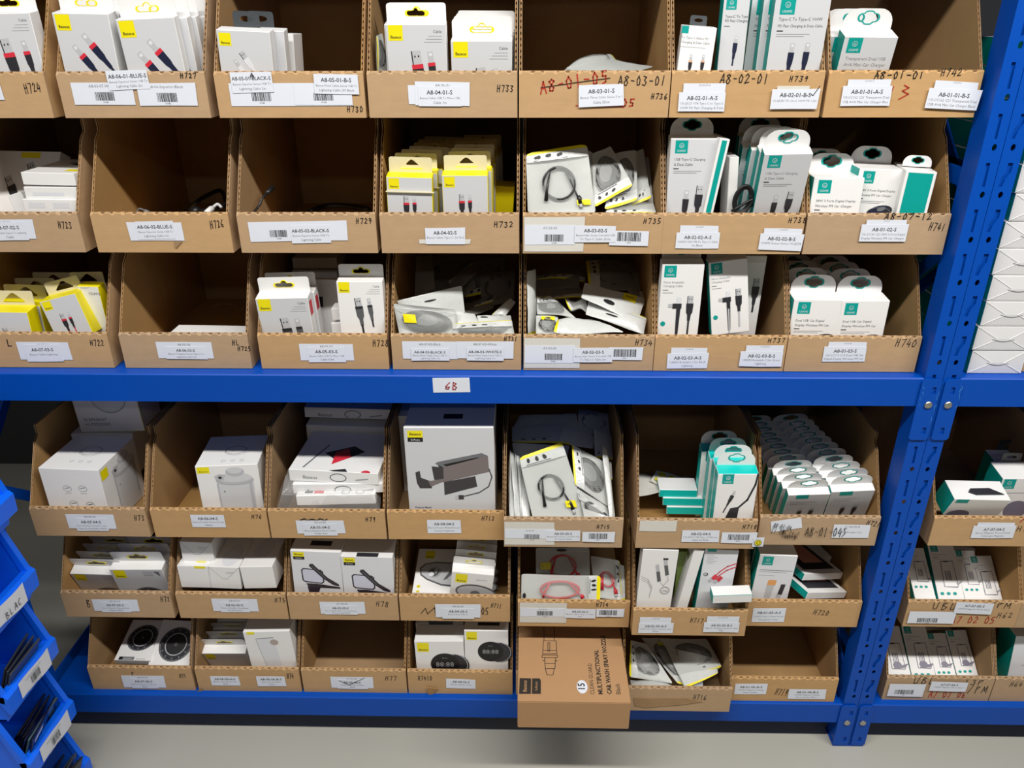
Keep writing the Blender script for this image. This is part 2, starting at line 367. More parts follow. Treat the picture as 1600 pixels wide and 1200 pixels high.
for x, r in ((.684, rackL), (-1.05, rackL), (.722, rackR)):     # zig-zag bracing of the end frames
    zz = [.14, .62, 1.1, 1.58, 2.06]
    for i in range(4):
        y0, y1 = (.03, RD-.03) if (i % 2 == 0) != (x < 0) else (RD-.03, .03)
        b = MB(); b.prism([(y0, zz[i]), (y0, zz[i]+.028), (y1, zz[i+1]+.028), (y1, zz[i+1])], 'x', x, x+.004, blue); b.build('brace', r)
    for z in (.1, 1.2, 2.2):
        b = MB(); b.box((x, .03, z), (x+.004, RD-.03, z+.028), blue); b.build('brace', r)
for z in (ZU, ZL, ZU+.765):
    beam(rackL, -1.037, PX0-.0, z, 0); beam(rackL, -1.037, PX0, z, RD, back=True); deck(rackL, -1.030, PX0-.004, z)
    beam(rackR, PX3, 2.0, z, 0); beam(rackR, PX3, 2.0, z, RD, back=True); deck(rackR, PX3+.006, 2.0, z)
    connector(rackL, PX0-.004, PX1-.0015, z, -.0026, 1); connector(rackR, PX2+.0035, PX3+.004, z, -.0026, -1)
    connector(rackL, -1.066, -1.034, z, -.0026, 0)
for x0, x1, r in ((PX0-.002, PX1, rackL), (PX2, PX3+.002, rackR), (-1.07, -1.035, rackL)):
    b = MB(); b.box((x0, -.002, 0), (x1, .045, .004), blue); b.build('foot_plate', r)
# worn paint on the connector edges
for x, z, hh in ((PX0+.0005, ZU-.004, .09), (PX1-.004, ZU-.02, .06), (PX3+.0025, ZU-.01, .04)):
    a = Art()
    for i in range(9):
        yy = random.uniform(0, hh); a.line([(random.uniform(-.002, .002), yy), (random.uniform(-.002, .002), yy+random.uniform(.002, .009))], random.uniform(.0003, .0009), blue_worn)
    a.build('paint_scuff', rackL if x < .72 else rackR, (x, -.0038, z), (1,0,0), (0,0,-1), (0,-1,0))
# paper sign on the beam
a_, b_ = P(676, 591, -.001), P(734, 614, -.001)
b = MB(); b.add([(a_.x, -.0006, b_.z), (b_.x+.001, -.0006, b_.z+.0015), (b_.x, -.0012, a_.z+.001), (a_.x-.0005, -.0008, a_.z), (a_.x, -.0001, b_.z), (b_.x+.001, -.0001, b_.z+.0015), (b_.x, -.0001, a_.z+.001), (a_.x-.0005, -.0001, a_.z)], [(0,1,2,3),(7,6,5,4),(0,4,5,1),(1,5,6,2),(2,6,7,3),(3,7,4,0)], paper)
sg = b.build('paper_sign', rackL)
a = Art(); a.hand('6B', .021, .021, .013, .022, redink, .0016); a.build('handwriting', sg, (a_.x, -.0012, a_.z), (1,0,0), (0,0,-1), (0,-1,0))

# ================================================================== cardboard bins
BW, BD, BH, LIP, CT = .2245, .37, .2025, .066, .004
BINM = {}
def bin_meshes():
    prof = [(.004, 0), (.004, LIP-.002), (.066, .172), (.080, .182), (.080, BH), (BD, BH), (BD, 0)]
    b = MB()
    for x in (0, CT-.0008): b.prism(prof, 'x', x, x+.0008, kraft_in if x else kraft)
    b.prism([(.02, .0), (BD, .0), (BD, .0008), (.02, .0008)], 'x', 0, CT, kraft)
    BINM['side_panel'] = b
    b = MB()                                                  # fluting seen at the slanted front edge
    A_, B_ = Vector((0, .004, LIP-.002)), Vector((0, .066, .172)); L = (B_-A_).length; n = int(L/.0021); dv = (B_-A_)/n
    inn = Vector((0, .012, -.005)); vs = []; fs = []
    for i in range(n+1):
        x = .0009+(CT-.0018)*(.5+.5*math.sin(i*math.pi/2*1.0)); q = A_+dv*i
        vs += [Vector((x, q.y+.0006, q.z)), Vector((x, q.y, q.z))+inn]
    for i in range(n): fs.append((2*i, 2*i+1, 2*i+3, 2*i+2))
    b.add(vs, fs, flute)
    for z0 in (.1825,):
        n = 6; vs = []; fs = []
        for i in range(n+1):
            x = .0009+(CT-.0018)*(i % 2); vs += [(x, .0805, z0+i*.0033), (x, .092, z0+i*.0033)]
        for i in range(n): fs.append((2*i, 2*i+1, 2*i+3, 2*i+2))
        b.add(vs, fs, flute)
    BINM['fluted_edge'] = b
    b = MB(); n = 64; vs = []; fs = []                        # lip with scored, scalloped top fold
    for i in range(n+1):
        x = CT*0+BW*i/n; ph = (i % 5); dip = .0024 if ph in (0, 1) else 0; bul = .0006*math.sin(i*.9)
        vs += [(x, 0, 0), (x, 0, LIP-.0022-dip), (x, .0009+dip*.5, LIP-.0004-dip*.9), (x, .0045+bul*.3, LIP), (x, .0072, LIP-.001), (x, .0072, 0)]
    for i in range(n):
        for k in range(5): fs.append((i*6+k, (i+1)*6+k, (i+1)*6+k+1, i*6+k+1))
    fs += [(5, 4, 3, 2, 1, 0), tuple(n*6+k for k in range(6))]
    b.add(vs, fs, kraft); BINM['front_lip'] = b
    b = MB(); rs = random.Random(3)                           # solid brown dashes on lip and side panels, colouring in the slits' shade
    x = .006
    while x < BW-.012:
        b.box((x, .0014, LIP-.0016), (x+.0052, .0036, LIP+.0002), slit_shade); x += .0128+rs.uniform(-.001, .001)
    BINM['fold_slit_shade'] = b
    b = MB(); t = .07
    while t < .95:
        q = A_+(B_-A_)*t; d = (B_-A_).normalized()*.0026; p = [Vector((CT+.0001, q.y+.0005, q.z))-d, Vector((CT+.0001, q.y+.0021, q.z))-d, Vector((CT+.0001, q.y+.0021, q.z))+d, Vector((CT+.0001, q.y+.0005, q.z))+d]
        b.add(p+[v-Vector((CT*.6, 0, 0)) for v in p], [(0,1,2,3),(7,6,5,4),(0,4,5,1),(1,5,6,2),(2,6,7,3),(3,7,4,0)], slit_shade); t += .075
    BINM['edge_slit_shade'] = b
    b = MB(); b.box((CT, .0072, .0009), (BW-CT, BD-CT, .0034), kraft_in); BINM['base_panel'] = b
    b = MB(); b.box((CT, BD-CT, .0009), (BW-CT, BD, BH-.004), kraft_in); BINM['back_panel'] = b
    # a torn second wall glued inside, folded rim at the back
bin_meshes()
_first = {}
def bin_part(name, root, x=0, flip=False):
    key = (name, flip)
    if key not in _first:
        o = BINM[name].build(name, root); _first[key] = o.data
        if flip:
            for v in o.data.vertices: v.co.x = CT-v.co.x
            o.data.flip_normals()
    else: o = link(bpy.data.objects.new(name, _first[key]), root)
    o.location.x = x; return o
BINS = {}
ROWZ = {1: H-.1310, 2: H-.3415, 3: H-.5500, 4: H-.9066, 5: H-1.1108, 6: H-1.3145}
def make_bin(num, row, px, off=0, desc='', xr=False, grp=True):
    Y = (.025 if row <= 3 else .015)+off
    py = {1: 109, 2: 330, 3: 520, 4: 799, 5: 930, 6: 1047}[row]
    z = ROWZ[row]
    # left front corner: the ray through (px, lip row) at plane Y
    x = P(px, py, Y).x - (BW if xr else 0)
    M = Matrix.Translation((x, Y, z))
    r = thing('storage_bin', desc, 'bin', M, 'open-fronted cardboard picking bins on the blue rack')
    bin_part('base_panel', r); bin_part('back_panel', r); bin_part('fold_slit_shade', bin_part('front_lip', r))
    for xx, fl in ((0, False), (BW-CT, True)):
        s_ = bin_part('side_panel', r, xx, fl); bin_part('fluted_edge', s_, 0, fl); bin_part('edge_slit_shade', s_, 0, fl)
    BINS[num] = dict(r=r, x=x, y=Y, z=z, k=0, num=num); return r
def loc(bn, u, v):
    q = P(u, v, bn['y']); return q.x-bn['x'], q.z-bn['z']
def sticker(num, TL, BR, lines=(), barcode=None, rot=0, m=None, old=False, skew=0, code=None):
    bn = BINS[num]; x0, z0 = loc(bn, *TL); x1, z1 = loc(bn, *BR); w_, h_ = x1-x0, z0-z1; bn['k'] += 1; k = bn['k']
    M = Matrix.Translation((x0, -.0002-.0005*k, z0)) @ Matrix.Rotation(math.radians(-rot), 4, 'Y')
    jx = [random.uniform(-.0012, .0012) for _ in range(4)]
    b = MB(); t = .0003
    pts = [(0, 0), (w_*.5, random.uniform(-.0003, .0003)), (w_+jx[1], jx[1]*.6), (w_+jx[2]*.5, -h_), (w_*.5, -h_+jx[0]*.4), (skew, -h_+jx[3]*.5)]
    pts = [(p[0], p[1]) for p in pts][::-1]
    b.prism([(p[0], p[1]) for p in pts], 'y', -t, 0, m or (paper_old if old else paper))
    s_ = b.build('label_sticker', bn['r']); s_.matrix_local = M
    a = Art(); y = None
    for i, L in enumerate(lines):
        if i == 0 and L: a.text(L, w_/2, h_*(.40 if len(lines) > 1 else .62), min(h_*.30, .0085), black if not old else ink2, 'c', bold=.012, fit=w_*.94)
        elif L: a.text(L, w_/2, h_*(.40+.235*i), min(h_*.19, .0052), ink2, 'c', fit=w_*.93)
    if code: a.text(code, w_/2, h_*.22, min(h_*.2, .006), ink2, 'c', fit=w_*.8)
    if barcode:
        bx0, bz0 = loc(bn, *barcode[0]); bx1, bz1 = loc(bn, *barcode[1])
        bx0 -= x0; bx1 -= x0; by0, by1 = z0-bz0, z0-bz1; n = 17; rs = random.Random(num.__hash__() & 255)
        x = bx0; u = (bx1-bx0)/(n*2.1)
        while x < bx1:
            ww = u*rs.choice((.6, 1, 1, 1.6)); a.rect(x, by0, ww, by1-by0, black); x += ww+u*rs.choice((.6, .9, 1.2))
        a.text(barcode[2] if len(barcode) > 2 else '10186', (bx0+bx1)/2, by1+.0035, .0034, ink2, 'c')
    a.build('label_print', s_, (0, -t, 0), (1,0,0), (0,0,-1), (0,-1,0), base=.00008, step=.00001)
def hand(num, t, TL, BR, m=black, pen=.0011, rot=0):
    bn = BINS[num]; x0, z0 = loc(bn, *TL); x1, z1 = loc(bn, *BR)
    a = Art(); a.hand(t, 0, z0-z1, z0-z1, x1-x0, m, pen, rot=math.radians(rot)); bn['k'] += 1
    a.build('handwriting', bn['r'], (x0, -.0002-(.0005*bn['k'] if bn.get('over') else 0), z0), (1,0,0), (0,0,-1), (0,-1,0), step=.000005, base=.0003)
def strokes(num, pts, m=black, pen=.0011, front=False):
    bn = BINS[num]; q = [loc(bn, *p) for p in pts]; a = Art(); a.line([(x, -z) for x, z in q], pen, m)
    a.build('pen_stroke', bn['r'], (0, -.0006 if not front else -.0008-.0005*bn['k'], 0), (1,0,0), (0,0,-1), (0,-1,0), base=.0001)
# ---- the bins: number, row, pixel of the lip's left end (or right end), forward offset, description
D0 = 'cardboard bin marked '
make_bin('H724', 1, 66, 0, D0+'H724 at the far left of the top row', xr=True)
make_bin('H727', 1, 85, 0, D0+'H727, white cable boxes with red and black plugs standing inside')
make_bin('H730', 1, 332, 0, D0+'H730, a few white boxes at its left and the rest empty')
make_bin('H733', 1, 572, 0, D0+'H733, white cable boxes with yellow-rimmed hang tabs inside')
make_bin('H736', 1, 811, 0, D0+'H736 with crossed-out red writing, nearly empty')
make_bin('H739', 1, 1051, 0, D0+'H739, tall teal-edged cable boxes inside')
make_bin('H742', 1, 1297, 0, D0+'H742 at the right end of the top row')
make_bin('H723', 2, 119, 0, D0+'H723 at the far left of the second row', xr=True)
make_bin('H726', 2, 139, 0, D0+'H726, dark and almost empty, second row')
make_bin('H729', 2, 368, 0, D0+'H729, empty but for one dark cable, second row')
make_bin('H732', 2, 592, 0, D0+'H732, yellow-topped cable boxes with cream hang tabs inside')
make_bin('H735', 2, 817, 0, D0+'H735, frosted cable pouches with yellow edges inside, second row')
make_bin('H738', 2, 1038, 0, D0+'H738, teal-sided cable boxes and a loose black cable inside')
make_bin('H741', 2, 1264, 0, D0+'H741 at the right end of the second row, charger boxes inside')
make_bin('H722', 3, 166, 0, D0+'H722 at the far left of the third row', xr=True)
make_bin('H725', 3, 184, 0, D0+'H725, empty but for a flat white box, third row')
make_bin('H728', 3, 401, 0, D0+'H728, white boxes with grey plugs inside, third row')
make_bin('H731', 3, 610, 0, D0+'H731, a heap of frosted pouches with two white stickers on its lip')
make_bin('H734', 3, 818, 0, D0+'H734, a heap of crumpled pouches with yellow edges, third row')
make_bin('H737', 3, 1025, 0, D0+'H737, white boxes showing angled plugs inside, third row')
make_bin('H740', 3, 1234, 0, D0+'H740 at the right end of the third row, charger boxes inside')
make_bin('H73', 4, 46, 0, D0+'H73, large white humidifier boxes inside, below the blue beam')
make_bin('H76', 4, 234, 0, D0+'H76, one white kettle-like carton at its right side')
make_bin('H79', 4, 418, 0, D0+'H79, white cartons in clear plastic wrap inside')
make_bin('H712', 4, 604, 0, D0+'H712, one large armrest organizer carton inside')
make_bin('H715', 4, 787, -.02, D0+'H715, crowded upright pouches with yellow edges inside')
make_bin('H718', 4, 997, -.02, D0+'H718 with a yellow round sticker at its right corner')
make_bin('H721', 4, 1190, -.006, D0+'H721, two long rows of teal-sided boxes inside')
make_bin('H72', 5, 95, 0, D0+'H72 at the far left of the fifth row')
make_bin('H75', 5, 274, 0, D0+'H75, small white cartons lying end-on inside')
make_bin('H78', 5, 448, 0, D0+'H78, two cartons showing a phone in a clamp')
make_bin('H711', 5, 623, 0, D0+'H711 with a black zigzag beside its label')
make_bin('H714', 5, 809, -.012, D0+'H714, pouches with red cables inside')
make_bin('H717', 5, 992, -.033, D0+'H717, pulled forward, boxes with white and red cables inside')
make_bin('H720', 5, 1172, -.004, D0+'H720, a teal-edged box upright and two phone boxes lying inside')
make_bin('H71', 6, 137, 0, D0+'H71 at the far left of the bottom row')
make_bin('H74', 6, 304, 0, D0+'H74, white boxes and a pale phone carton inside, bottom row')
make_bin('H77', 6, 470, 0, D0+'H77, empty, bottom row')
make_bin('H710', 6, 636, 0, D0+'H710, two cartons showing a round black clock')
make_bin('nozzle', 6, 806, 0, 'cardboard bin under the long brown spray nozzle carton, bottom row')
make_bin('H716', 6, 977, -.038, D0+'H716 with a torn lip, pouches inside, beside the brown carton')
make_bin('H719', 6, 1145, -.008, D0+'H719, empty, at the right end of the bottom row')
make_bin('H63', 4, 1464, -.004, 'cardboard bin right of the uprights with a tipped white box, highest there')
make_bin('H62', 5, 1423, 0, D0+'H62 right of the uprights, slim phone stand boxes inside')
make_bin('H65', 5, 1602, 0, 'cardboard bin cut by the right edge of the picture, fifth row')
make_bin('H61', 6, 1390, 0, D0+'H61 right of the uprights, standing on the lower shelf')
make_bin('H64', 6, 1562, 0, D0+'H64 in the bottom right corner, a pink-printed box inside')

# ---- stickers and handwriting on the lips
S, Hn = sticker, hand
Hn('H724', 'H724', (37,131), (66,146), rot=-6)
S('H724', (-60,127), (8,156), ['A8-07-01-S', 'Cafule cable'])
S('H727', (110,129), (213,164), ['', ''], ((148,144),(180,157)), code='A8-03-07-White')
S('H727', (213,130), (310,165), ['', ''], ((245,145),(278,159)), code='A8-06-Superior-Black')
S('H727', (165,111), (236,141), ['A8-06-01-BLUE-S', 'Baseus Superior Series USB To', 'Lightning Cable 2m'], rot=2)
Hn('H727', 'H727', (281,114), (307,122))
S('H730', (357,130), (552,165), [''], ((393,145),(424,158)), m=paper); 
S('H730', (458,131), (551,164), [''], ((490,145),(521,157)))
S('H730', (359,113), (428,145), ['A8-05-01-BLACK-S', 'Baseus Superior Series USB To', 'Lightning Cable 2m'], rot=1)
S('H730', (490,115), (562,146), ['A8-05-01-B-S', 'Baseus Metal Cafule Series USB To', 'Lightning Cable 2M Black'], rot=-1)
Hn('H730', 'H730', (542,166), (567,175)); strokes('H730', [(392,121), (394,114), (398,121)], front=True); strokes('H730', [(393,118), (397,118)], front=True)
S('H733', (637,133), (717,163), [''], rot=1); S('H733', (648,127), (735,164), [''], rot=-1, code='A8-06-01')
S('H733', (653,135), (721,166), ['A8-04-01-S', 'Baseus Cafule USB To Micro USB', 'Cable 1m'])
Hn('H733', 'H733', (777,133), (802,143))
Hn('H736', 'A8-01-05', (845,127), (950,146), redink, .0019, rot=-9)
strokes('H736', [(845,137), (900,129), (953,122)])
Hn('H736', 'A8-03-01', (966,119), (1039,133), black, .0013); Hn('H736', 'H736', (1018,146), (1042,155))
strokes('H736', [(900,165), (975,167)], redink, .0014); Hn('H736', '05', (972,155), (990,166), redink, .0019)
S('H736', (904,133), (973,167), ['A8-03-01-S', 'Baseus Three Color Series 3 in 1', 'Cable 30cm'], rot=2)
Hn('H739', 'A8-02-01', (1126,116), (1199,130), black, .0013); Hn('H739', 'H739', (1234,119), (1262,127))
S('H739', (1068,130), (1132,150), [''], code='C5-03-07-A')
S('H739', (1061,144), (1131,174), ['A8-02-01-A-S', 'US-SJ527 U78 Type-C to Type-C', '100W PD Fast Charging & Data'])
S('H739', (1214,134), (1262,150), [''], m=paper_old); S('H739', (1206,139), (1275,170), ['A8-02-01-B-S', 'US-SJ538 U71 CtoC 100W PD 1.2m', ''])
strokes('H739', [(1266,147), (1269,149), (1280,134)], front=True)
Hn('H742', 'A8-01-01', (1367,112), (1442,123), black, .0014); Hn('H742', 'H742', (1472,107), (1501,119))
S('H742', (1325,124), (1389,140), [''], code='C5-03-07-A'); S('H742', (1317,134), (1388,165), ['A8-01-01-A-S', 'US-CC162 C21 Transparent Dual', 'USB A+A Mini Car Charger Blue'])
S('H742', (1461,125), (1526,140), [''], rot=-3, code='C5-03-07-B'); S('H742', (1451,137), (1526,168), ['A8-01-01-B-S', 'US-CC162 C21 Transparent Dual', 'USB A+A Mini Car Charger Black'], rot=-3)
strokes('H742', [(1396,135), (1388,155)], redink, .0015); strokes('H742', [(1413,133), (1420,137), (1410,142), (1419,147), (1404,155)], redink, .0016)
S('H723', (-40,343), (58,373), [''], code='A8-07-03'); S('H723', (-20,347), (47,376), ['A8-07-02-S', 'Baseus Cafule Type-C To Lightning', 'Cable'], rot=1)
Hn('H723', 'H723', (90,346), (113,357))
S('H726', (197,347), (289,376), [''], skew=.002); S('H726', (211,346), (275,374), ['A8-06-02-BLUE-S', 'Baseus Superior Series USB To', 'Lightning Cable 1m'], rot=1)
Hn('H726', 'H726', (328,345), (351,357), rot=-6)
S('H729', (387,347), (544,378), [''], ((421,360),(449,371)), rot=1, code='')
S('H729', (453,352), (518,380), ['A8-05-02-BLACK-S', 'Baseus Superior Series USB To', 'Lightning Cable'], rot=1)
Hn('H729', 'H729', (556,341), (581,349))
S('H732', (655,374), (735,381), [''], m=paper_old); S('H732', (664,356), (727,382), ['A8-04-02-S', 'Baseus Cafule Type-C  2m Red', ''], rot=.5); Hn('H732', 'H732', (772,346), (801,355))
S('H735', (819,339), (911,393), [''], m=paper_old); S('H735', (820,351), (898,382), ['', ''], ((851,366),(880,377)), code='A7-03-03')
S('H735', (953,360), (1012,383), [''], ((965,362),(1001,376),'9321'), rot=-1); S('H735', (898,352), (962,378), ['A8-03-02-S', 'Baseus Halo Series Colourful USB', 'To Type-C Cable 25cm'])
Hn('H735', 'H735', (1006,341), (1032,349))
S('H738', (1063,352), (1122,368), [''], code='C1-04-07'); S('H738', (1057,363), (1122,388), ['A8-02-02-A-S', 'USAMS U68 USB To Type-C Cable', '1m Black'])
S('H738', (1194,356), (1252,370), [''], rot=-1, code='C1-04-07-B'); S('H738', (1188,364), (1252,390), ['A8-02-02-B-S', 'USAMS Kaiser Series US-SJ578', ''], rot=-1.5); Hn('H738', 'H738', (1233,340), (1259,348))
Hn('H741', 'A8-07-12', (1383,333), (1455,343), black, .0014); Hn('H741', 'H741', (1453,347), (1475,359), rot=6)
S('H741', (1354,343), (1414,356), [''], code='C5-04-07'); S('H741', (1346,350), (1413,377), ['A8-01-02-S', 'US-CC140 C20 38W 3 Ports Digital', 'Display Wireless FM Car Charger'])
S('H722', (25,534), (114,562), [''], code='A8-07-03'); S('H722', (36,538), (100,565), ['A8-07-03-S', 'Baseus Cafule Lightning', ''], rot=1); Hn('H722', 'H722', (140,531), (163,540)); Hn('H722', 'L', (9,530), (24,541), black, .0016)
S('H725', (243,534), (335,560), [''], code='A8-05-06'); S('H725', (257,541), (325,561), ['A8-06-03-S', 'Baseus Tungsten Series Type-C to', 'Lightning Cable 2m']); Hn('H725', 'H725', (371,541), (392,548)); Hn('H725', 'HL', (362,531), (374,539))
S('H728', (467,537), (554,563), [''], code='A8-05-03'); S('H728', (480,542), (541,566), ['A8-05-03-S', 'Baseus Cafule USB To Micro USB', 'Cable 0.5m'], rot=.5); Hn('H728', 'H728', (582,531), (607,541))
S('H731', (628,533), (716,561), [''], code='A8-07-05-Black'); S('H731', (713,533), (802,560), [''], code='A8-07-05-White')
S('H731', (642,544), (702,563), ['A8-04-03-BLACK-S', 'Baseus Metal Cafule Series USB To', 'Lightning Cable 1m']); S('H731', (729,543), (787,563), ['A8-04-03-WHITE-S', 'Baseus Metal Cafule Series USB To', 'Lightning Cable 1m']); Hn('H731', 'H731', (788,526), (808,533))
S('H734', (819,528), (905,575), [''], m=paper_old); S('H734', (820,539), (897,567), ['', ''], ((851,552),(877,562)), code='A7-02-03')
S('H734', (952,542), (1003,562), [''], ((959,545),(992,557),'9003')); S('H734', (896,543), (956,566), ['A8-03-03-S', 'Baseus Halo Series Colourful USB', 'To Type-C Cable 2m'], rot=1); Hn('H734', 'H734', (993,530), (1018,539), rot=4)
S('H737', (1049,543), (1104,558), [''], code='C1-05-07'); S('H737', (1043,552), (1104,576), ['A8-02-03-A-S', 'USAMS Rotatable 1.2m Black', 'Lightning'], rot=1)
S('H737', (1166,539), (1222,553), [''], code='C1-05-07-B'); S('H737', (1157,548), (1220,572), ['A8-02-03-B-S', 'USAMS Rotatable 1.2m Green', 'Lightning']); Hn('H737', 'H737', (1201,528), (1226,535))
S('H740', (1295,534), (1352,548), [''], code='C5-05-05'); S('H740', (1288,541), (1350,565), ['A8-01-03-S', 'US-CC119 C13 Dual USB Car', 'Digital Display Wireless FM Car'], rot=.5); Hn('H740', 'H740', (1401,529), (1430,541), rot=3)
S('H73', (102,803), (183,826), [''], code='A8-06-05'); S('H73', (116,809), (171,829), ['A8-07-04-S', 'Baseus Elephant Humidifier Large', 'Capacity Humidifier White']); Hn('H73', 'H73', (209,805), (226,813))
S('H76', (297,804), (354,824), ['A8-06-04-S', 'Baseus Portable Electric Kettle', 'Heater'], rot=.5); Hn('H76', 'H76', (393,804), (409,810))
strokes('H79', [(468,813), (476,810), (480,813), (488,811), (496,813), (500,810), (508,813), (511,811)], black, .0022)
S('H79', (462,813), (540,834), [''], rot=1, code='A5-03-05'); S('H79', (473,818), (528,837), ['A8-05-04-S', 'Baseus Backseat Phone Tablet', 'Holder Red'], rot=1); Hn('H79', 'H79', (571,808), (587,815))
S('H712', (667,812), (721,833), ['A8-04-04-S', 'Baseus Deluxe Metal Armrest', 'Console Organizer'], rot=.5); Hn('H712', 'H712', (753,806), (772,813))
S('H715', (788,815), (866,851), [''], m=paper_old); S('H715', (789,826), (866,841), [''], ((819,834),(843,841)), code='A7-03-05')
S('H715', (853,828), (906,845), ['A8-03-05-S', 'Baseus Halo Series Colourful USB', 'To Type-C Cable'], rot=.5); S('H715', (910,830), (959,846), [''], ((920,832),(949,841),'9777')); Hn('H715', 'H715', (933,820), (952,826))
S('H718', (1000,813), (1056,830), [''], m=paper_old, skew=.0); S('H718', (1066,828), (1122,847), ['A8-02-04-S', 'US-SJ395 U43 Type-C Woven', 'Cable 2m Black'], rot=.5)
S('H718', (1128,831), (1180,848), [''], ((1138,834),(1169,843),'82731')); S('H718', (1176,839), (1191,853), [''], rot=2); Hn('H718', 'H718', (1161,820), (1182,826))
S('H721', (1204,815), (1249,832), [''], rot=11); bn = BINS['H721']
S('H721', (1303,819), (1356,840), ['', 'USAMS cable 1.2m'], code='C1-06-05-B')
for t_, q0, q1 in (('A8-01-04', (1208,816), (1236,823)), ('(1.2M) CtoC', (1205,823), (1248,832)), ('Camera', (1222,829), (1243,838))):
    x0, z0 = loc(bn, *q0); x1, z1 = loc(bn, *q1); a = Art(); a.hand(t_, 0, z0-z1, z0-z1, x1-x0, black, .0009, rot=math.radians(11))
    a.build('handwriting', bn['r'], (x0, -.0026, z0), (1,0,0), (0,0,-1), (0,-1,0), base=.0001, step=.000005)
x0, z0 = loc(bn, 1259, 823); x1, z1 = loc(bn, 1320, 837); a = Art(); a.hand('A8-01-04S', 0, z0-z1, z0-z1, x1-x0, black, .0013)
a.build('handwriting', bn['r'], (x0, -.0026, z0), (1,0,0), (0,0,-1), (0,-1,0), base=.0001, step=.000005)
Hn('H721', 'H721', (1355,812), (1374,820), rot=12)
S('H72', (143,936), (219,955), [''], code='A8-06-05'); S('H72', (156,940), (206,956), ['A8-07-05-S', 'Baseus Transparent Magnetic Mount', 'Magnetic Black']); Hn('H72', 'B', (134,937), (145,948), black, .0014); Hn('H72', 'H72', (250,932), (266,940))
S('H75', (330,935), (405,955), [''], code='A8-07-01'); S('H75', (343,940), (391,956), ['A8-06-05-S', 'Baseus Humidifier Humidifying', 'Portable White']); Hn('H75', 'H75', (429,934), (446,941))
S('H78', (499,940), (571,959), [''], rot=.5, code='A7-03-05'); S('H78', (506,945), (559,960), ['A8-05-05-S', 'Baseus Big Mouth Pro Car Dashboard', 'Phone Holder Black']); Hn('H78', 'H78', (587,939), (607,947), rot=5)
strokes('H711', [(658,958), (665,950), (668,959), (679,949), (681,960)], black, .0014); Hn('H711', '05', (752,949), (763,960), black, .0014); Hn('H711', 'H711', (767,942), (783,949), rot=8)
S('H711', (680,943), (751,964), [''], code='A8-06-05'); S('H711', (691,949), (741,966), ['A8-04-05-S', 'Baseus Rear Mirror', '']) 
S('H714', (812,941), (885,973), [''], m=paper_old); S('H714', (813,949), (882,963), [''], ((839,954),(863,961)), code='A7-02-05'); S('H714', (882,950), (930,965), ['A8-03-06-S', 'Baseus USB To Type-C Cable', 'Red'], rot=-.5)
S('H714', (932,950), (974,963), [''], ((937,952),(964,960),'9241')); Hn('H714', 'H714', (932,941), (950,948))
S('H717', (1000,964), (1048,977), [''], code='C1-07-07'); S('H717', (998,973), (1050,989), ['A8-02-05-A-S', 'USAMS U35 USB To Lightning Cable', 'White'], rot=.5)
S('H717', (1105,962), (1153,975), [''], code='C1-07-07-B'); S('H717', (1100,971), (1153,987), ['A8-02-05-B-S', 'Magnetic Charging Aluminium Cable', 'Red']); Hn('H717', 'H717', (1079,965), (1098,972), rot=5)
S('H720', (1177,950), (1224,972), ['A8-01-05-A-S', 'US-SJ555 Type-C Digital Display', 'Transparent Cable'], rot=1); Hn('H720', 'H720', (1272,952), (1294,960), rot=6)
S('H71', (189,1055), (260,1074), [''], code='A6-02-05'); S('H71', (203,1059), (248,1075), ['A8-07-06-S', 'Baseus Magnetic Car Mount', 'Black']); Hn('H71', 'F', (205,1050), (212,1056)); Hn('H71', 'H71', (280,1053), (291,1059))
S('H74', (328,1056), (376,1071), ['A8-06-06-A-S', 'Baseus Card Slot Holder', 'Black'], rot=.5); S('H74', (400,1056), (448,1072), ['A8-06-06-B-S', 'Baseus Power Bank', 'White'], rot=1); Hn('H74', 'H74', (448,1052), (459,1060))
S('H77', (516,1057), (584,1075), [''], code='A7-03-05'); S('H77', (526,1061), (575,1076), ['A8-05-06-S', 'Baseus Portable Holder', 'Black']); Hn('H77', 'H77', (602,1056), (620,1063)); strokes('H77', [(530,1062), (546,1069), (570,1058)], front=True)
S('H710', (697,1060), (744,1075), ['A8-04-06-S', 'Baseus Subway Timer', ''], rot=-1.5); Hn('H710', 'H7410', (653,1056), (675,1063))
Hn('H716', 'H716', (1084,1085), (1103,1093), rot=3)
S('H719', (1149,1068), (1196,1085), ['A8-01-06-A-S', 'USAMS Magnetic Folding', 'Phone Holder'], rot=1); S('H719', (1233,1076), (1288,1092), ['A8-01-06-B-S', 'USAMS Magnetic Folding', 'Phone Holder White'], rot=.5); Hn('H719', 'H719', (1212,1075), (1229,1085), rot=10)
S('H63', (1528,816), (1583,826), ['']); S('H63', (1521,821), (1581,841), ['A7-07-04-S', 'Baseus Magnetic Phone Holder', 'Telescopic Magnetic'], rot=1); Hn('H63', 'H6', (1590,822), (1606,830)); 
strokes('H63', [(1594,815), (1600,810), (1604,815)], redink, .002)
Hn('H62', 'UBL', (1459,941), (1493,952), black, .0014); Hn('H62', '/PM', (1548,941), (1577,950), black, .0014); Hn('H62', 'H62', (1560,957), (1580,965)); Hn('H62', 'A7 02 05', (1488,963), (1552,974), redink, .0017)
S('H62', (1421,954), (1488,973), [''], ((1433,964),(1463,971),'10092')); S('H62', (1494,939), (1548,957), ['A7-07-05-S', 'USAMS Magnetic Phone Stand', ''], rot=-2)
Hn('H61', 'UBL', (1430,1058), (1460,1068), black, .0014); Hn('H61', '13P', (1508,1062), (1535,1070), black, .0014); Hn('H61', '/PM', (1515,1072), (1540,1083), black, .0014); Hn('H61', 'A7 07 06', (1453,1079), (1507,1090), redink, .0017)
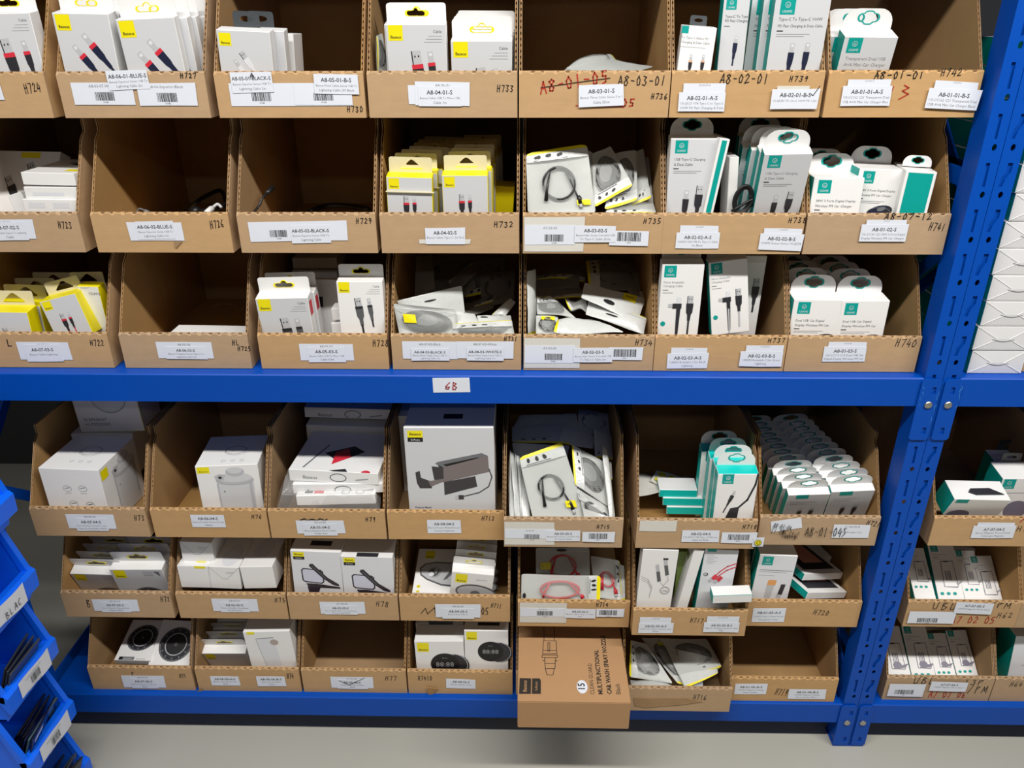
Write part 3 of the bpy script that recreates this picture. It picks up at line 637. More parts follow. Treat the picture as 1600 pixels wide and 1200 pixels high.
S('H61', (1390,1067), (1440,1087), [''], ((1398,1076),(1425,1083),'10061')); S('H61', (1455,1063), (1508,1078), ['A7-07-06-S', 'USAMS Magnetic Phone Stand', ''], rot=-1.5)
Hn('H64', 'H64', (1580,1065), (1596,1073))
# small torn flaps of cardboard and sticker remains
def flap(num, pts, m=kraft_in, name='torn_flap', out=.006):
    bn = BINS[num]; q = [loc(bn, *p) for p in pts]; cx = sum(a for a, b in q)/len(q); cz = sum(b for a, b in q)/len(q)
    n = len(q); vs = [(a, -.0016-(out*(abs(i-n/2)/n)), b) for i, (a, b) in enumerate(q)]+[(a, -.0004-(out*(abs(i-n/2)/n)), b) for i, (a, b) in enumerate(q)]
    mesh_obj(name, vs, [tuple(range(n))[::-1], tuple(range(n, 2*n))]+[(i, (i+1) % n, n+(i+1) % n, n+i) for i in range(n)], m, bn['r'])
flap('H710', [(668,1072), (685,1074), (679,1080), (674,1092), (670,1088), (668,1078)])
flap('H74', [(304,1082), (316,1073), (317,1084), (307,1084)])
flap('H726', [(273,377), (285,377), (275,388)], out=.002)
flap('H716', [(990,1090), (1075,1090), (1098,1096), (1060,1101), (1008,1105), (992,1102)], mat('torn_liner', (160, 128, 92), .95, noise=.2, nscale=50), 'torn_patch', 0)
# yellow round emblem on the sticker of H718
bn = BINS['H718']; x0, z0 = loc(bn, 1183.5, 846); a = Art(); a.ell(0, 0, .0066, .0066, black); a.ell(0, 0, .0058, .0058, yellow); a.ring(.0008, 0, .0034, .0034, .0011, black, a0=.6, a1=5.7); a.line([(.001, 0), (.0066, 0)], .001, black)
a.build('emblem', bn['r'], (x0, -.0042, z0), (1,0,0), (0,0,-1), (0,-1,0), base=0, step=.00003)

# ================================================================== printed designs (units: box width, y down from the top edge)
def plug(a, x, y, s, rot=0, shell=silver, band=plugred, body=dark, holes=True, cable=dark, usb=True, clen=1.2):
    """a printed plug pointing up, s = body width"""
    c, q = math.cos(rot), math.sin(rot); tf = lambda pts: [(x+px*s*c-py*s*q, y+px*s*q+py*s*c) for px, py in pts]
    sw = .42 if usb else .26
    a.poly(tf([(-sw, -1.15), (sw, -1.15), (sw, 0), (-sw, 0)]), shell)
    if usb: a.poly(tf([(-sw, -1.15), (-sw+.1, -1.15), (-sw+.1, 0), (-sw, 0)]), dark)
    if usb and holes:
        for hx in (-.12, .2): a.poly(tf([(hx-.06, -.75), (hx+.06, -.75), (hx+.06, -.6), (hx-.06, -.6)]), black)
    elif holes: a.poly(tf([(-.16, -1.0), (.16, -1.0), (.16, -.7), (-.16, -.7)]), lgrey)
    bw = .5 if usb else .4
    a.poly(tf([(-bw, -.02), (bw, -.02), (bw, .42), (-bw, .42)]), band or body)
    a.poly(tf([(-bw, .35), (bw, .35), (bw*.9, 1.35), (.26, 1.7), (.2, 2.6), (-.2, 2.6), (-.26, 1.7), (-bw*.9, 1.35)]), body)
    a.poly(tf([(-.13, 2.5), (.13, 2.5), (.13, 2.5+clen), (-.13, 2.5+clen)]), cable)
def logo_b(a, x=.04, y=.01, s=.24, inauto=False):
    a.rect(x, y, s, s*1.0 if not inauto else s*.5, yellow); a.text('Baseus', x+s*.5, y+s*(.86 if not inauto else .34), s*.28, black, 'c', bold=.02, fit=s*.75)
    if inauto: a.rect(x, y+s*.5, s, s*.32, black); a.text('InAuto', x+s*.5, y+s*.73, s*.24, lgrey, 'c', fit=s*.6)
def logo_u(a, x=.1, y=.03, s=.27):
    a.rect(x, y, s, s, teal); a.ring(x+s*.5, y+s*.4, s*.17, s*.17, s*.035, lgrey, n=14); a.text('U', x+s*.5, y+s*.5, s*.22, lgrey, 'c'); a.text('USAMS', x+s*.5, y+s*.88, s*.22, lgrey, 'c', fit=s*.8)
def side_lines(a, x, y, s=1.0, n=3):
    a.text('Cable', x, y, .062*s, ink2, 'r'); 
    for i in range(n): a.line([(x-.22*s-(i*.04), y+(.05+.045*i)*s), (x, y+(.05+.045*i)*s)], .006, ink3)
def art_cafule(a, red=True, y=.62, s=.19, dx=0, lg=True, side=True):
    if lg: logo_b(a)
    if side: side_lines(a, .93, .13)
    bd = plugred if red else dark; bo = dark if red else cablegrey
    plug(a, .50+dx, y, s, -.10, band=bd, body=bo); plug(a, .74+dx, y-.03, s*.8, -.10, band=bd, body=bo, usb=False)
def art_superior(a):
    logo_b(a, .04, .02, .26)
    plug(a, .38, .68, .17, -.62, band=plugred, body=navy, usb=False, cable=navy, clen=2.5); plug(a, .60, .50, .18, -.62, band=plugred, body=navy, usb=False, cable=navy, clen=2.8)
def art_white(a):
    logo_b(a, .04, .05, .22); plug(a, .5, .48, .12, -.6, shell=silver, band=lgrey, body=lgrey, cable=lgrey); plug(a, .36, .62, .11, -.6, shell=silver, band=lgrey, body=lgrey, cable=lgrey, usb=False)
def art_yellowfront(a): 
    logo_b(a, .05, .03, .23); plug(a, .42, .56, .13, 0, cable=plugred, body=dark, clen=1.5); plug(a, .60, .55, .11, 0, usb=False, cable=plugred, clen=1.7)
def art_rapid(a):
    a.text('RAPID', .75, .30, .2, ink2, 'c', rot=math.pi); a.line([(.15, .06), (.6, .06)], .01, ink3); a.line([(.15, .1), (.5, .1)], .01, ink3)
def art_rapid2(a):
    a.rect(.06, .05, .26, .22, yellow); a.text('Baseus', .19, .24, .06, black, 'c', fit=.2); plug(a, .45, .52, .14, -.25, cable=dark); plug(a, .62, .50, .12, -.25, usb=False, cable=dark)
def usams_title(a, l1, l2, y=.45, s=.075, light=False):
    c = ink3 if light else ink2
    a.text(l1, .1, y, s, c, fit=.82); a.text(l2, .1, y+s*1.45, s, c, fit=.82); a.line([(.1, y+s*2.3), (.2, y+s*2.3)], .018, black)
    a.line([(.1, y+s*3.0), (.7, y+s*3.0)], .008, ink3); a.line([(.1, y+s*3.5), (.6, y+s*3.5)], .008, ink3)
def art_u(l1, l2, plugs=(('c', .45, 1.15), ('a', .72, 1.08)), body=dark, band=None, s=.15, dots=False, light=False, ty=.45, cable=None):
    def f(a):
        logo_u(a); usams_title(a, l1, l2, ty, light=light)
        for k, x, y in plugs: plug(a, x, y, s, 0.04, band=band or body, body=body, usb=(k == 'a'), cable=cable or body)
        if dots: a.ell(.1, 1.72, .06, .06, teal); a.ell(.1, 1.95, .06, .06, teal)
    return f
def art_charger(l1, l2, big=True, dx=0, y=.95):
    def f(a):
        logo_u(a, .1, .05, .26); usams_title(a, l1, l2, .48, .07)
        a.ell(.68+dx, y+.05, .30, .15, dark, rot=-.25); a.ell(.66+dx, y-.01, .22, .08, navy, rot=-.25); a.ell(.72+dx, y-.03, .10, .045, ink2, rot=-.25); a.ring(.68+dx, y+.06, .27, .12, .012, ink2)
        a.ell(.12, .98, .045, .045, teal)
    return f
def art_disc(a, full=False, cx=.58, cy=.88, r=.38, lower=False):
    if not full: logo_b(a, .06, .02, .22); a.poly([(.82, .06), (.93, .06), (.93, .2)], ink2); [a.line([(.62, .07+i*.05), (.8, .07+i*.05)], .01, ink3) for i in range(3)]
    a.ell(cx, cy, r, r*.98, dark, 32); a.ring(cx, cy, r*.62, r*.62, .022, silver, 32); a.ell(cx, cy, r*.58, r*.58, black, 28); a.ring(cx, cy, r*.93, r*.93, .03, ink2, 32)
    a.ell(cx, cy, .03, .03, dark); a.ring(cx, cy, .03, .03, .008, ink3)
    for i in range(12): t = i*math.tau/12; a.ell(cx+r*.8*math.cos(t), cy+r*.8*math.sin(t), .022, .022, ink2, 8)
def art_disc_full(a):
    art_disc(a, True, .52, .56, .41); a.rect(.12, 1.14, .42, .09, ink2); a.rect(.12, 1.14, .1, .09, black); a.text('MAGNETIC', .24, 1.21, .05, lgrey); a.line([(.6, 1.2), (.85, 1.2)], .01, ink3)
def art_clock(a):
    logo_b(a, .05, .04, .24); cx, cy, r = .60, .62, .30
    a.ell(cx+.22, cy+.03, r*.92, r*.98, dark, 28); a.ring(cx+.16, cy+.02, r, r, .014, silver, 30); a.ell(cx, cy, r, r, black, 30); a.ring(cx, cy, r*.97, r*.97, .012, dark, 30)
    a.text('88:88', cx-.01, cy+.06, .17, ink3, 'c', fit=.46); a.text('Baseus', cx, cy-.16, .04, ink3, 'c')
def art_clamp(a):
    logo_b(a, .05, .03, .22, True); lav = mat('lavender_screen_print', (206, 208, 226), .4); pl = mat('plum_black_print', (50, 42, 52), .4)
    def R(x0, y0, x1, y1, m, c=.03): a.poly([(x0+c, y0), (x1-c, y0+.03), (x1, y0+.03+c), (x1+.01, y1-c), (x1-c+.01, y1), (x0+c+.01, y1-.03), (x0+.01, y1-c-.03), (x0, y0+c)], m)
    R(.18, .42, .62, .80, pl, .045); R(.205, .445, .595, .775, lav, .035); a.rect(.185, .52, .02, .14, pl)
    a.poly([(.345, .36), (.37, .31), (.43, .31), (.46, .35), (.70, .64), (.92, .80), (.92, .85), (.80, .82), (.60, .66)], pl); a.line([(.40, .36), (.66, .66)], .012, ink2)
    a.poly([(.26, .80), (.46, .80), (.94, .87), (.94, .91), (.44, .90), (.28, .85)], pl); a.poly([(.28, .86), (.54, .90), (.50, 1.02), (.55, 1.10), (.50, 1.35), (.40, 1.35), (.36, 1.12), (.30, 1.02)], pl)
def art_organizer(A0):
    class Y:                                                  # stretches y
        def poly(s, p, m): A0.poly([(x, y*1.15) for x, y in p], m)
        def line(s, p, w, m): A0.line([(x, y*1.15) for x, y in p], w, m)
        def rect(s, x, y, w, h, m, rot=0): A0.rect(x, y*1.15, w, h*1.15, m)
        def text(s, t, x, y, *k, **q): A0.text(t, x, y*1.15, *k, **q)
    a = Y()
    logo_b(A0, .04, .04, .17, True)
    a.poly([(.36, .42), (.87, .33), (.90, .36), (.40, .46)], black); a.poly([(.33, .40), (.36, .38), (.86, .28), (.93, .31), (.42, .44)], ink2); a.poly([(.42, .41), (.80, .33), (.86, .335), (.46, .43)], black)
    metal = mat('warm_metal_print', (122, 112, 112), .4); metal2 = mat('dark_metal_print', (62, 58, 62), .4)
    a.poly([(.42, .44), (.93, .31), (.94, .49), (.42, .61)], metal); a.poly([(.29, .43), (.42, .44), (.42, .61), (.31, .58)], metal2)
    a.poly([(.42, .61), (.78, .54), (.80, .66), (.42, .76)], metal2); a.poly([(.10, .50), (.15, .48), (.16, .56), (.27, .60), (.28, .68), (.14, .68), (.11, .62)], metal2); a.poly([(.24, .60), (.42, .57), (.42, .60), (.27, .66)], metal)
    a.line([(.94, .46), (.97, .55), (.93, .66), (.82, .73), (.62, .78)], .012, metal2); a.rect(.545, .765, .06, .045, silver); a.rect(.58, .76, .06, .05, metal2)
    a.text('Deluxe Metal', .07, .915, .035, ink2, bold=.01); a.text('Armrest Console Organizer', .07, .955, .045, black, bold=.02, fit=.52)
def art_kettle(a, front=True):
    if front: a.rect(.02, .02, .20, .12, yellow); a.text('Baseus', .12, .12, .05, black, 'c', fit=.14)
    lg = mat('kettle_grey_print', (186, 188, 194), .4); lw = mat('kettle_light_print', (208, 210, 214), .4); ll = mat('kettle_edge_print', (170, 172, 178), .4)
    a.poly([(.30, .28), (.90, .28), (.88, .95), (.34, .95)], lw); a.ell(.61, .95, .27, .07, lw); a.ell(.60, .28, .30, .10, lg); a.ell(.60, .24, .28, .09, lw); a.ell(.62, .13, .15, .09, lg); a.ell(.62, .10, .12, .06, lw)
    a.ring(.60, .28, .30, .10, .008, ll, a0=0, a1=math.pi); a.rect(.30, .34, .03, .55, lg); a.rect(.82, .34, .05, .55, lg); a.poly([(.28, .20), (.36, .16), (.46, .18), (.42, .28), (.30, .28)], silver); a.ell(.37, .23, .03, .025, dark); a.line([(.4, .5), (.41, .5)], .02, ink2)
def art_icons4(a):
    for x, y in ((.40, .37), (.66, .36), (.44, .66), (.72, .67)):
        a.ring(x, y, .07, .055, .007, ink3, 14); a.line([(x-.04, y), (x+.04, y-.02)], .012, ink2); a.line([(x-.05, y+.09), (x+.05, y+.09)], .008, ink3)
def art_lid(a):
    a.ring(.55, .5, .17, .13, .01, ink2, 20); a.ring(.57, .52, .20, .15, .007, ink3, 20, .2, 3.6); a.ell(.5, .52, .008, .008, black)
    for i in range(3): a.ring(.42+.15*i, .85, .03, .03, .006, ink3, 10)
def art_bowl(a):
    a.ell(.55, .0, .27, .30, mat('pale_print_shade', (214, 216, 220), .4)); a.ring(.55, 0, .27, .30, .01, ink3, 24); a.text('ELEPHANT', .12, .60, .075, ink2); a.text('HUMIDIFIER', .12, .69, .075, ink2)
    a.line([(.1, .9), (.9, .9)], .02, ink3)
def art_mirror(a):
    logo_b(a, .2, .08, .24); a.poly([(.10, .62), (.22, .48), (.5, .42), (.99, .44), (.99, 1.18), (.7, 1.14), (.32, .98), (.14, .84)], cablegrey); a.poly([(.14, .63), (.25, .51), (.5, .455), (.99, .475), (.99, 1.12), (.7, 1.09), (.34, .94), (.17, .81)], silver)
    a.ell(.50, .74, .17, .17, ink3, 22); a.ell(.48, .75, .13, .12, cablegrey, 20); a.ell(.42, .80, .07, .07, lgrey, 14); a.ell(.53, .70, .04, .07, silver); a.poly([(.99, .5), (.99, .75), (.82, .95), (.74, .98)], cablegrey)
    for i in range(3): a.ell(.14, 1.18+.16*i, .05, .045, yellow, 12); a.ring(.14, 1.18+.16*i, .025, .02, .01, ink2, 10)
def art_mirror_s(a): logo_b(a, .1, .05, .28); a.ell(.62, .62, .50, .26, cablegrey, 26, .1); a.ell(.62, .63, .46, .22, silver, 26, .1); a.ell(.6, .66, .12, .1, ink2); a.line([(.6, .2), (.85, .2)], .012, ink3)
def art_cardslot(a): logo_b(a, .05, .04, .22); a.ell(.6, .85, .42, .22, cablegrey, 24, .15); a.ell(.62, .9, .40, .2, dark, 24, .15); a.poly([(.3, .75), (.6, .72), (.75, .95), (.4, .95)], ink3)
def art_bank(a):
    a.rect(.08, .0, .16, .07, yellow); a.poly([(.24, .2), (.62, .17), (.68, .95), (.34, .95)], lgrey); a.line([(.24, .2), (.34, .95)], .01, ink3); a.line([(.26, .19), (.62, .17)], .014, ink2); a.ell(.62, .30, .09, .08, mat('taupe_print', (176, 164, 158), .5))
def art_phone(stand):
    def f(a):
        logo_u(a, .08, .02, .28); a.line([(.1, .52), (.3, .52)], .018, ink2); a.line([(.1, .58), (.5, .58)], .008, ink3); a.line([(.1, .42), (.62, .42)], .014, ink3)
        x0, y0, w_, h_ = .34, .66, .50, 1.02
        fr = mat('mauve_grey_print', (120, 116, 134), .4)
        a.poly([(x0, y0+.04), (x0+.05, y0), (x0+w_, y0), (x0+w_+.02, y0+h_-.04), (x0+w_-.02, y0+h_), (x0-.03, y0+h_-.03)], fr); a.poly([(x0+.03, y0+.04), (x0+w_-.02, y0+.03), (x0+w_-.01, y0+h_-.04), (x0+.0, y0+h_-.05)], white)
        a.rect(x0+.13, y0, .16, .045, black)
        for i in range(4): a.rect(x0+.1+i*.06, y0+.38, .035, .36, fr if i != 1 else ink3)
        if stand: a.ell(x0+.22, y0+.85, .17, .14, fr); a.poly([(x0+.1, y0+.92), (x0+.68, y0+.78), (x0+.5, y0+.95), (x0, y0+1.0)], fr)
        else: a.poly([(x0+.45, y0+.85), (x0+.75, y0+.75), (x0+.5, y0+.95)], ink3)
        for i in range(3): a.ell(.18+.24*i, 1.9, .075, .06, teal)
    return f
def art_whitecable(a):
    for i, k in enumerate((.0, .06, .12)): a.line([(.05, .95+k), (.25, 1.05+k), (.38, 1.3+k), (.34, 1.6+k)], .018, silver)
    for x, y in ((.50, .95), (.70, .72)): a.poly([(x-.05, y-.18), (x+.05, y-.2), (x+.12, y+.14), (x+.02, y+.18)], cablegrey); a.poly([(x-.10, y-.42), (x+.0, y-.45), (x+.05, y-.2), (x-.05, y-.18)], silver)
    a.line([(.60, 1.13), (.7, 1.25), (.82, 1.05), (.78, .9)], .02, silver); a.ring(.76, 1.42, .13, .13, .012, ink2); a.text('1m', .76, 1.47, .12, ink2, 'c'); a.ring(.76, 1.42, .10, .10, .006, ink3); a.rect(.6, .28, .14, .06, black)
def art_redcable(a):
    a.rect(.08, -.02, .26, .1, teal); [a.line([(.1, .22+.07*i), (.3+.1*(i % 2), .22+.07*i)], .012, ink3) for i in range(5)]
    for k in (0, .14): a.line([(1.0, .48+k*.9), (.75, .60+k), (.55, .80+k), (.45, .95+k)], .035, plugred)
    for x, y in ((.42, .95), (.58, 1.0)): a.poly([(x-.12, y+.12), (x, y-.05), (x+.1, y+.03), (x-.02, y+.2)], plugred); a.poly([(x-.2, y+.2), (x-.1, y+.1), (x-.02, y+.18), (x-.12, y+.28)], silver)
    a.ell(.14, .92, .07, .06, black); a.ell(.13, .92, .05, .045, silver)
def art_digital(a):
    logo_u(a, .1, .06, .28); a.line([(.08, .5), (.95, .5)], .014, ink2); a.line([(.08, .56), (.8, .56)], .010, ink3); a.line([(.08, .68), (.5, .68)], .008, ink3)
    a.poly([(.38, .82), (.60, .82), (.58, 1.0), (.36, 1.0)], orange); a.poly([(.36, 1.0), (.56, 1.0), (.5, 1.6), (.36, 1.6)], silver); a.poly([(.74, .95), (.86, .95), (.82, 1.3), (.70, 1.3)], dark); a.rect(.68, 1.3, .12, .3, silver)
def art_angle(body, cab):
    def f(a):
        logo_u(a, .06, .03, .29); a.text('Micro Rotatable', .06, .47, .075, ink3); a.text('Charging Cable', .06, .56, .075, ink3); a.line([(.06, .64), (.18, .64)], .014, ink2); a.line([(.06, .71), (.3, .71)], .01, ink2)
        plug(a, .74, .98, .17, 0, band=body, body=body, cable=cab, clen=2.6); a.rect(.42, .82, .10, .16, lgrey); a.rect(.32, .98, .22, .13, body); a.rect(.22, .99, .1, .09, silver); a.poly([(.42, 1.1), (.52, 1.1), (.50, 1.9), (.44, 1.9)], body); a.rect(.45, 1.3, .04, 1.0, cab); a.ell(.12, 1.5, .06, .06, teal)
    return f
def art_black_usb(a):
    art_u('USB Type-C Charging', '& Data Cable', (('c', .42, 1.28), ('a', .70, 1.18)), s=.17, dots=True)(a)
def art_tealtop(a): logo_u(a, .12, .0, .28); a.line([(.98, 0), (.95, .3), (.8, .75), (.5, 1.1), (.42, 1.3)], .05, dark); plug(a, .42, .62, .12, .35, body=dark, band=dark, usb=False, cable=dark, clen=2); a.poly([(.4, 1.0), (.62, .95), (.6, 1.3), (.3, 1.3)], dark)
def art_lines(a): a.rect(.1, .3, .3, .2, teal); a.line([(.1, .6), (.8, .6)], .02, ink3)
def art_pinkgadget(a): logo_u(a, .28, .10, .4); a.line([(.2, .65), (.6, .65)], .015, ink3); a.ring(.85, .95, .25, .22, .12, pink); a.poly([(.6, 1.1), (1.1, 1.1), (1.1, 1.8), (.5, 1.8)], pink)
def art_phonelie(a): a.poly([(.1, .1), (.95, .3), (.9, .62), (.15, .5)], black); a.poly([(.35, .2), (.9, .32), (.85, .6), (.3, .45)], mat('wallpaper_print', (216, 150, 130), .4)); a.poly([(.4, .3), (.7, .3), (.5, .45)], mat('plum_print', (70, 40, 70), .4)); logo_u(a, .1, .7, .2)
def art_bold_title(a): art_u('Type-C To Type-C 100W', 'PD Fast Charging & Data Cable', (('c', .42, .94), ('c', .70, .93)), body=navy, s=.14, ty=.40)(a)

# ================================================================== placing boxes
def frame(bn, y0, lean, yaw):
    L = math.radians(lean); R = Matrix.Rotation(math.radians(yaw), 3, 'Z')
    n = R @ Vector((0, -math.cos(L), math.sin(L)))
    return Vector((bn['x']+BW/2, bn['y']+y0, bn['z']+LIP)), n
def project(q):
    d = q-CAMLOC; z = d.dot(FW); return 800+FPX*d.dot(RT)/z, 600-FPX*d.dot(UP)/z
def autolean(bn, TL, TR, L, y0, yaw, guess):
    """the lean at which the left edge, seen from the camera, runs from TL through L"""
    best = (9e9, guess)
    for k in range(-50, 76):
        p0, n = frame(bn, y0, k, yaw); a = hitp(*TL, p0, n); b = hitp(*TR, p0, n); v = n.cross((b-a).normalized())
        x0, y_0 = project(a); x1, y_1 = project(a-v*.05); t = (L[1]-y_0)/((y_1-y_0) or 1e-6); e = abs(x0+(x1-x0)*t-L[0])
        if e < best[0]: best = (e, k)
    return best[1]
def where(num): return 'the bin under the spray nozzle carton' if num == 'nozzle' else 'bin '+num
def box(num, desc, TL, TR, t, y0=.012, lean=0, yaw=0, h=None, mats=None, tab=None, bend=0, art=None, face=None, art_top=None, art_right=None, art_left=None,
        name='cable_box', cat='box', group=None, slope=None, tabw=None, taboff=None, L=None, zf=.0045):
    bn = BINS[num]
    if L: lean = autolean(bn, TL, TR, L, y0, yaw, lean)
    p0, n = frame(bn, y0, lean, yaw)
    a = hitp(*TL, p0, n); b = hitp(*TR, p0, n); u = (b-a).normalized(); w_ = (b-a).length; v = n.cross(u).normalized()
    if h == 'L': c = hitp(*L, p0, n); h = (a-c).dot(v)+.003
    if h is None:
        hs = []
        for c in (a, b):
            hs.append((c.z-(bn['z']+zf))/v.z)
            hs.append(((c-n*t).z-(bn['z']+zf))/v.z)
        h = min(hs)
    O = a-v*h; M = Matrix((u, -n, v)).transposed().to_4x4(); M.translation = O
    label = desc if ('bin' in desc or 'nozzle' in desc) else desc+' in '+where(num)
    r = thing(name, label, cat, M, group)
    mm = dict(mats or {})
    if face and 'front' not in mm: mm['front'] = face
    carton(r, w_, h, t, mm, slope if slope is not None else (.0 if tab is None else min(.004, t*.15)))
    if tab: add_tab(r, tab, w_, h+(slope if slope is not None else min(.004, t*.15))-.0004, t if taboff is None else taboff, bend)
    hh = h/w_
    def put(fn, nm, o, ex, ey, nn, sc, clip):
        ar = Art(clip); fn(ar); ar.build(nm, r, o, ex, ey, nn, sc)
    if art: put(art, 'front_print', (0, 0, h), (1,0,0), (0,0,-1), (0,-1,0), w_, hh-.01)
    if art_top: put(art_top, 'top_print', (0, t, h), (1,0,0), (0,-1,0), (0,0,1), w_, t/w_)
    if art_right: put(art_right, 'side_print', (w_, 0, h), (0,1,0), (0,0,-1), (1,0,0), t, h/t-.01)
    if art_left: put(art_left, 'side_print', (0, t, h), (0,-1,0), (0,0,-1), (-1,0,0), t, h/t-.01)
    r['_w'] = w_; r['_h'] = h
    return r
ORD = ['', 'second', 'third', 'fourth', 'fifth', 'sixth', 'seventh', 'eighth', 'ninth', 'tenth', 'eleventh', 'twelfth', 'thirteenth']
def fan(r, n, dx, dy, desc, num, dz=0, jit=.0012, group=None, rowname=''):
    """copies standing behind box r; each label counts from the front"""
    g = group or (desc+'s of bin '+num+(' '+rowname if rowname else '')); r['group'] = g
    for i in range(1, n+1):
        M = r.matrix_world.copy(); M.translation += Vector((dx*i+random.uniform(-jit, jit), dy*i, dz*i))
        M = M @ Matrix.Rotation(random.uniform(-.012, .012), 4, 'Y')
        copy_tree(r, M, '%s, %s from the front%s in bin %s' % (desc, ORD[i], (' of its '+rowname) if rowname else '', num), g)
TL_ = {'left': teal, 'right': teal, 'all': white}
TLL = {'left': teal, 'all': white}
BX = dict(face=grey_face)

# ================================================================== pouches
def pouch(num, desc, C, strip='top', content='coil', fm=None, th=.007, tag=None, icons=True, hole=False, label_full=None, group=None, cm=None, wav=.0015, header=.16, hdr_m=None, seal=None):
    """C: TL, TR, BR, BL as (px, py, depth behind the bin's lip plane)"""
    bn = BINS[num]; q = [P(px, py, bn['y']+d) for px, py, d in C]; c0 = sum(q, Vector())/4
    n = ((q[1]-q[0]).cross(q[3]-q[0])).normalized()
    if n.dot(CAMLOC-c0) < 0: n = -n
    ph = random.uniform(0, 6)
    def pt(u, v, o=0.0):
        b_ = q[0]*(1-u)*(1-v)+q[1]*u*(1-v)+q[2]*u*v+q[3]*(1-u)*v
        return b_+n*(o+wav*math.sin(5*u+3*v+ph)*1.0)-c0
    W_ = ((q[1]-q[0]).length+(q[2]-q[3]).length)/2; H_ = ((q[3]-q[0]).length+(q[2]-q[1]).length)/2
    r = thing('cable_pouch', label_full or (desc+' in '+where(num)), 'pouch', Matrix.Translation(c0), group)
    def prof(u, v): return (max(0, math.sin(math.pi*min(1, max(0, u))))*max(0, math.sin(math.pi*min(1, max(0, v)))))**.45
    nu, nv = 10, 12; vs = []; fs = []
    cr = .05
    def rc(u, v):                                             # rounded corners
        du = min(u, 1-u); dv = min(v, 1-v)
        if du < cr and dv < cr:
            k = 1-math.hypot(cr-du, cr-dv)/cr
            if k < 0: f = 1/math.hypot((cr-du)/cr, (cr-dv)/cr); return (cr-(cr-du)*f if u < .5 else 1-(cr-(cr-du)*f), cr-(cr-dv)*f if v < .5 else 1-(cr-(cr-dv)*f))
        return u, v
    us = [0, .025, .05]+[.05+.9*i/8 for i in range(1, 8)]+[.95, .975, 1]; vv = us
    for s_ in (1, -1):
        for v in vv:
            for u in us:
                a_, b_ = rc(u, v); crn = .0006*math.sin(23*u+ph)*math.sin(19*v+ph) if s_ > 0 else 0
                vs.append(pt(a_, b_, s_*(th/2*prof(u, v)+.0002)+crn))
    k = len(us); N = k*len(vv)
    for s_, off in ((1, 0), (-1, N)):
        for j in range(len(vv)-1):
            for i in range(k-1):
                f = (off+j*k+i, off+(j+1)*k+i, off+(j+1)*k+i+1, off+j*k+i+1); fs.append(f if s_ > 0 else f[::-1])
    half = len(fs)//2; mesh_obj('film', vs, fs, [fm or film, back_film if fm is None else fm], r, [0]*half+[1]*half, smooth=True)
    def band(side, a0, a1, m, name, off, inset=0.01):
        vs = []; fs = []; K = 12
        for i in range(K+1):
            s_ = inset+(1-2*inset)*i/K
            for a_ in (a0, a1):
                u, v = {'top': (s_, a_), 'bottom': (s_, 1-a_), 'left': (a_, s_), 'right': (1-a_, s_)}[side]
                u2, v2 = rc(u, v); vs.append(pt(u2, v2, th/2*prof(u, v)+off))
        for i in range(K): fs.append((2*i, 2*i+2, 2*i+3, 2*i+1))
        mesh_obj(name, vs, fs, m, r)
    if strip:
        ss = strip if isinstance(strip, (list, tuple)) else [strip]
        for side in ss: band(side, -.012, .035, yellow, 'edge_strip', .0012)
        side = ss[0]
        band(side, .035, header, hdr_m or whitefilm, 'header_panel', .0009)
        if icons:
            mb = MB()
            for i, s_ in enumerate((.18, .36, .54)):
                cu = header*.55; du, dv = (.035, .02)
                for e in range(3):
                    ex, ey = random.uniform(-.022, .022), random.uniform(-.016, .016); pp = []
                    for k_ in range(6):
                        t = k_*math.tau/6; s2 = s_+ex+.034*math.cos(t); a2 = cu+ey+.026*math.sin(t)
                        u, v = {'top': (s2, a2), 'bottom': (s2, 1-a2), 'left': (a2, s2), 'right': (1-a2, s2)}[side]
                        pp.append(pt(u, v, th/2*prof(u, v)+.0016+.0001*e))
                    mb.add(pp, [tuple(range(6))], black)
            pp = []
            for s2, a2 in ((.12, header*.93), (.66, header*.93), (.66, header*.86), (.12, header*.86)):
                u, v = {'top': (s2, a2), 'bottom': (s2, 1-a2), 'left': (a2, s2), 'right': (1-a2, s2)}[side]; pp.append(pt(u, v, th/2*prof(u, v)+.0016))
            mb.add(pp, [(0,1,2,3)], ink2); mb.build('header_print', r)
    if seal: band(seal, .12, .135, lgrey, 'zip_seal', .0012)
    if tag:
        u, v, tw, tv = tag; pp = [pt(u, v, th/2*prof(u, v)+.002), pt(u+tw, v, th/2*prof(u+tw, v)+.002), pt(u+tw, v+tv, th/2*prof(u+tw, v+tv)+.002), pt(u, v+tv, th/2*prof(u, v+tv)+.002)]
        tg = mesh_obj('yellow_tag', pp, [(0, 3, 2, 1)], yellow, r)
        ex = (pp[1]-pp[0]).normalized(); ey = (pp[3]-pp[0]).normalized(); L = (pp[1]-pp[0]).length
        a = Art(); a.text('Baseus', .5, .38, .22, black, 'c', bold=.02, fit=.75); a.build('tag_print', tg, pp[0], ex, ey, n, L)
    if hole:
        hu, hv, ru, rv = hole; pp = [pt(hu+ru*math.cos(i*math.tau/10), hv+rv*math.sin(i*math.tau/10), th/2*prof(hu, hv)+.0012) for i in range(10)]
        mesh_obj('hang_hole', pp, [tuple(range(10))], black, r)
    o_ = th*.2
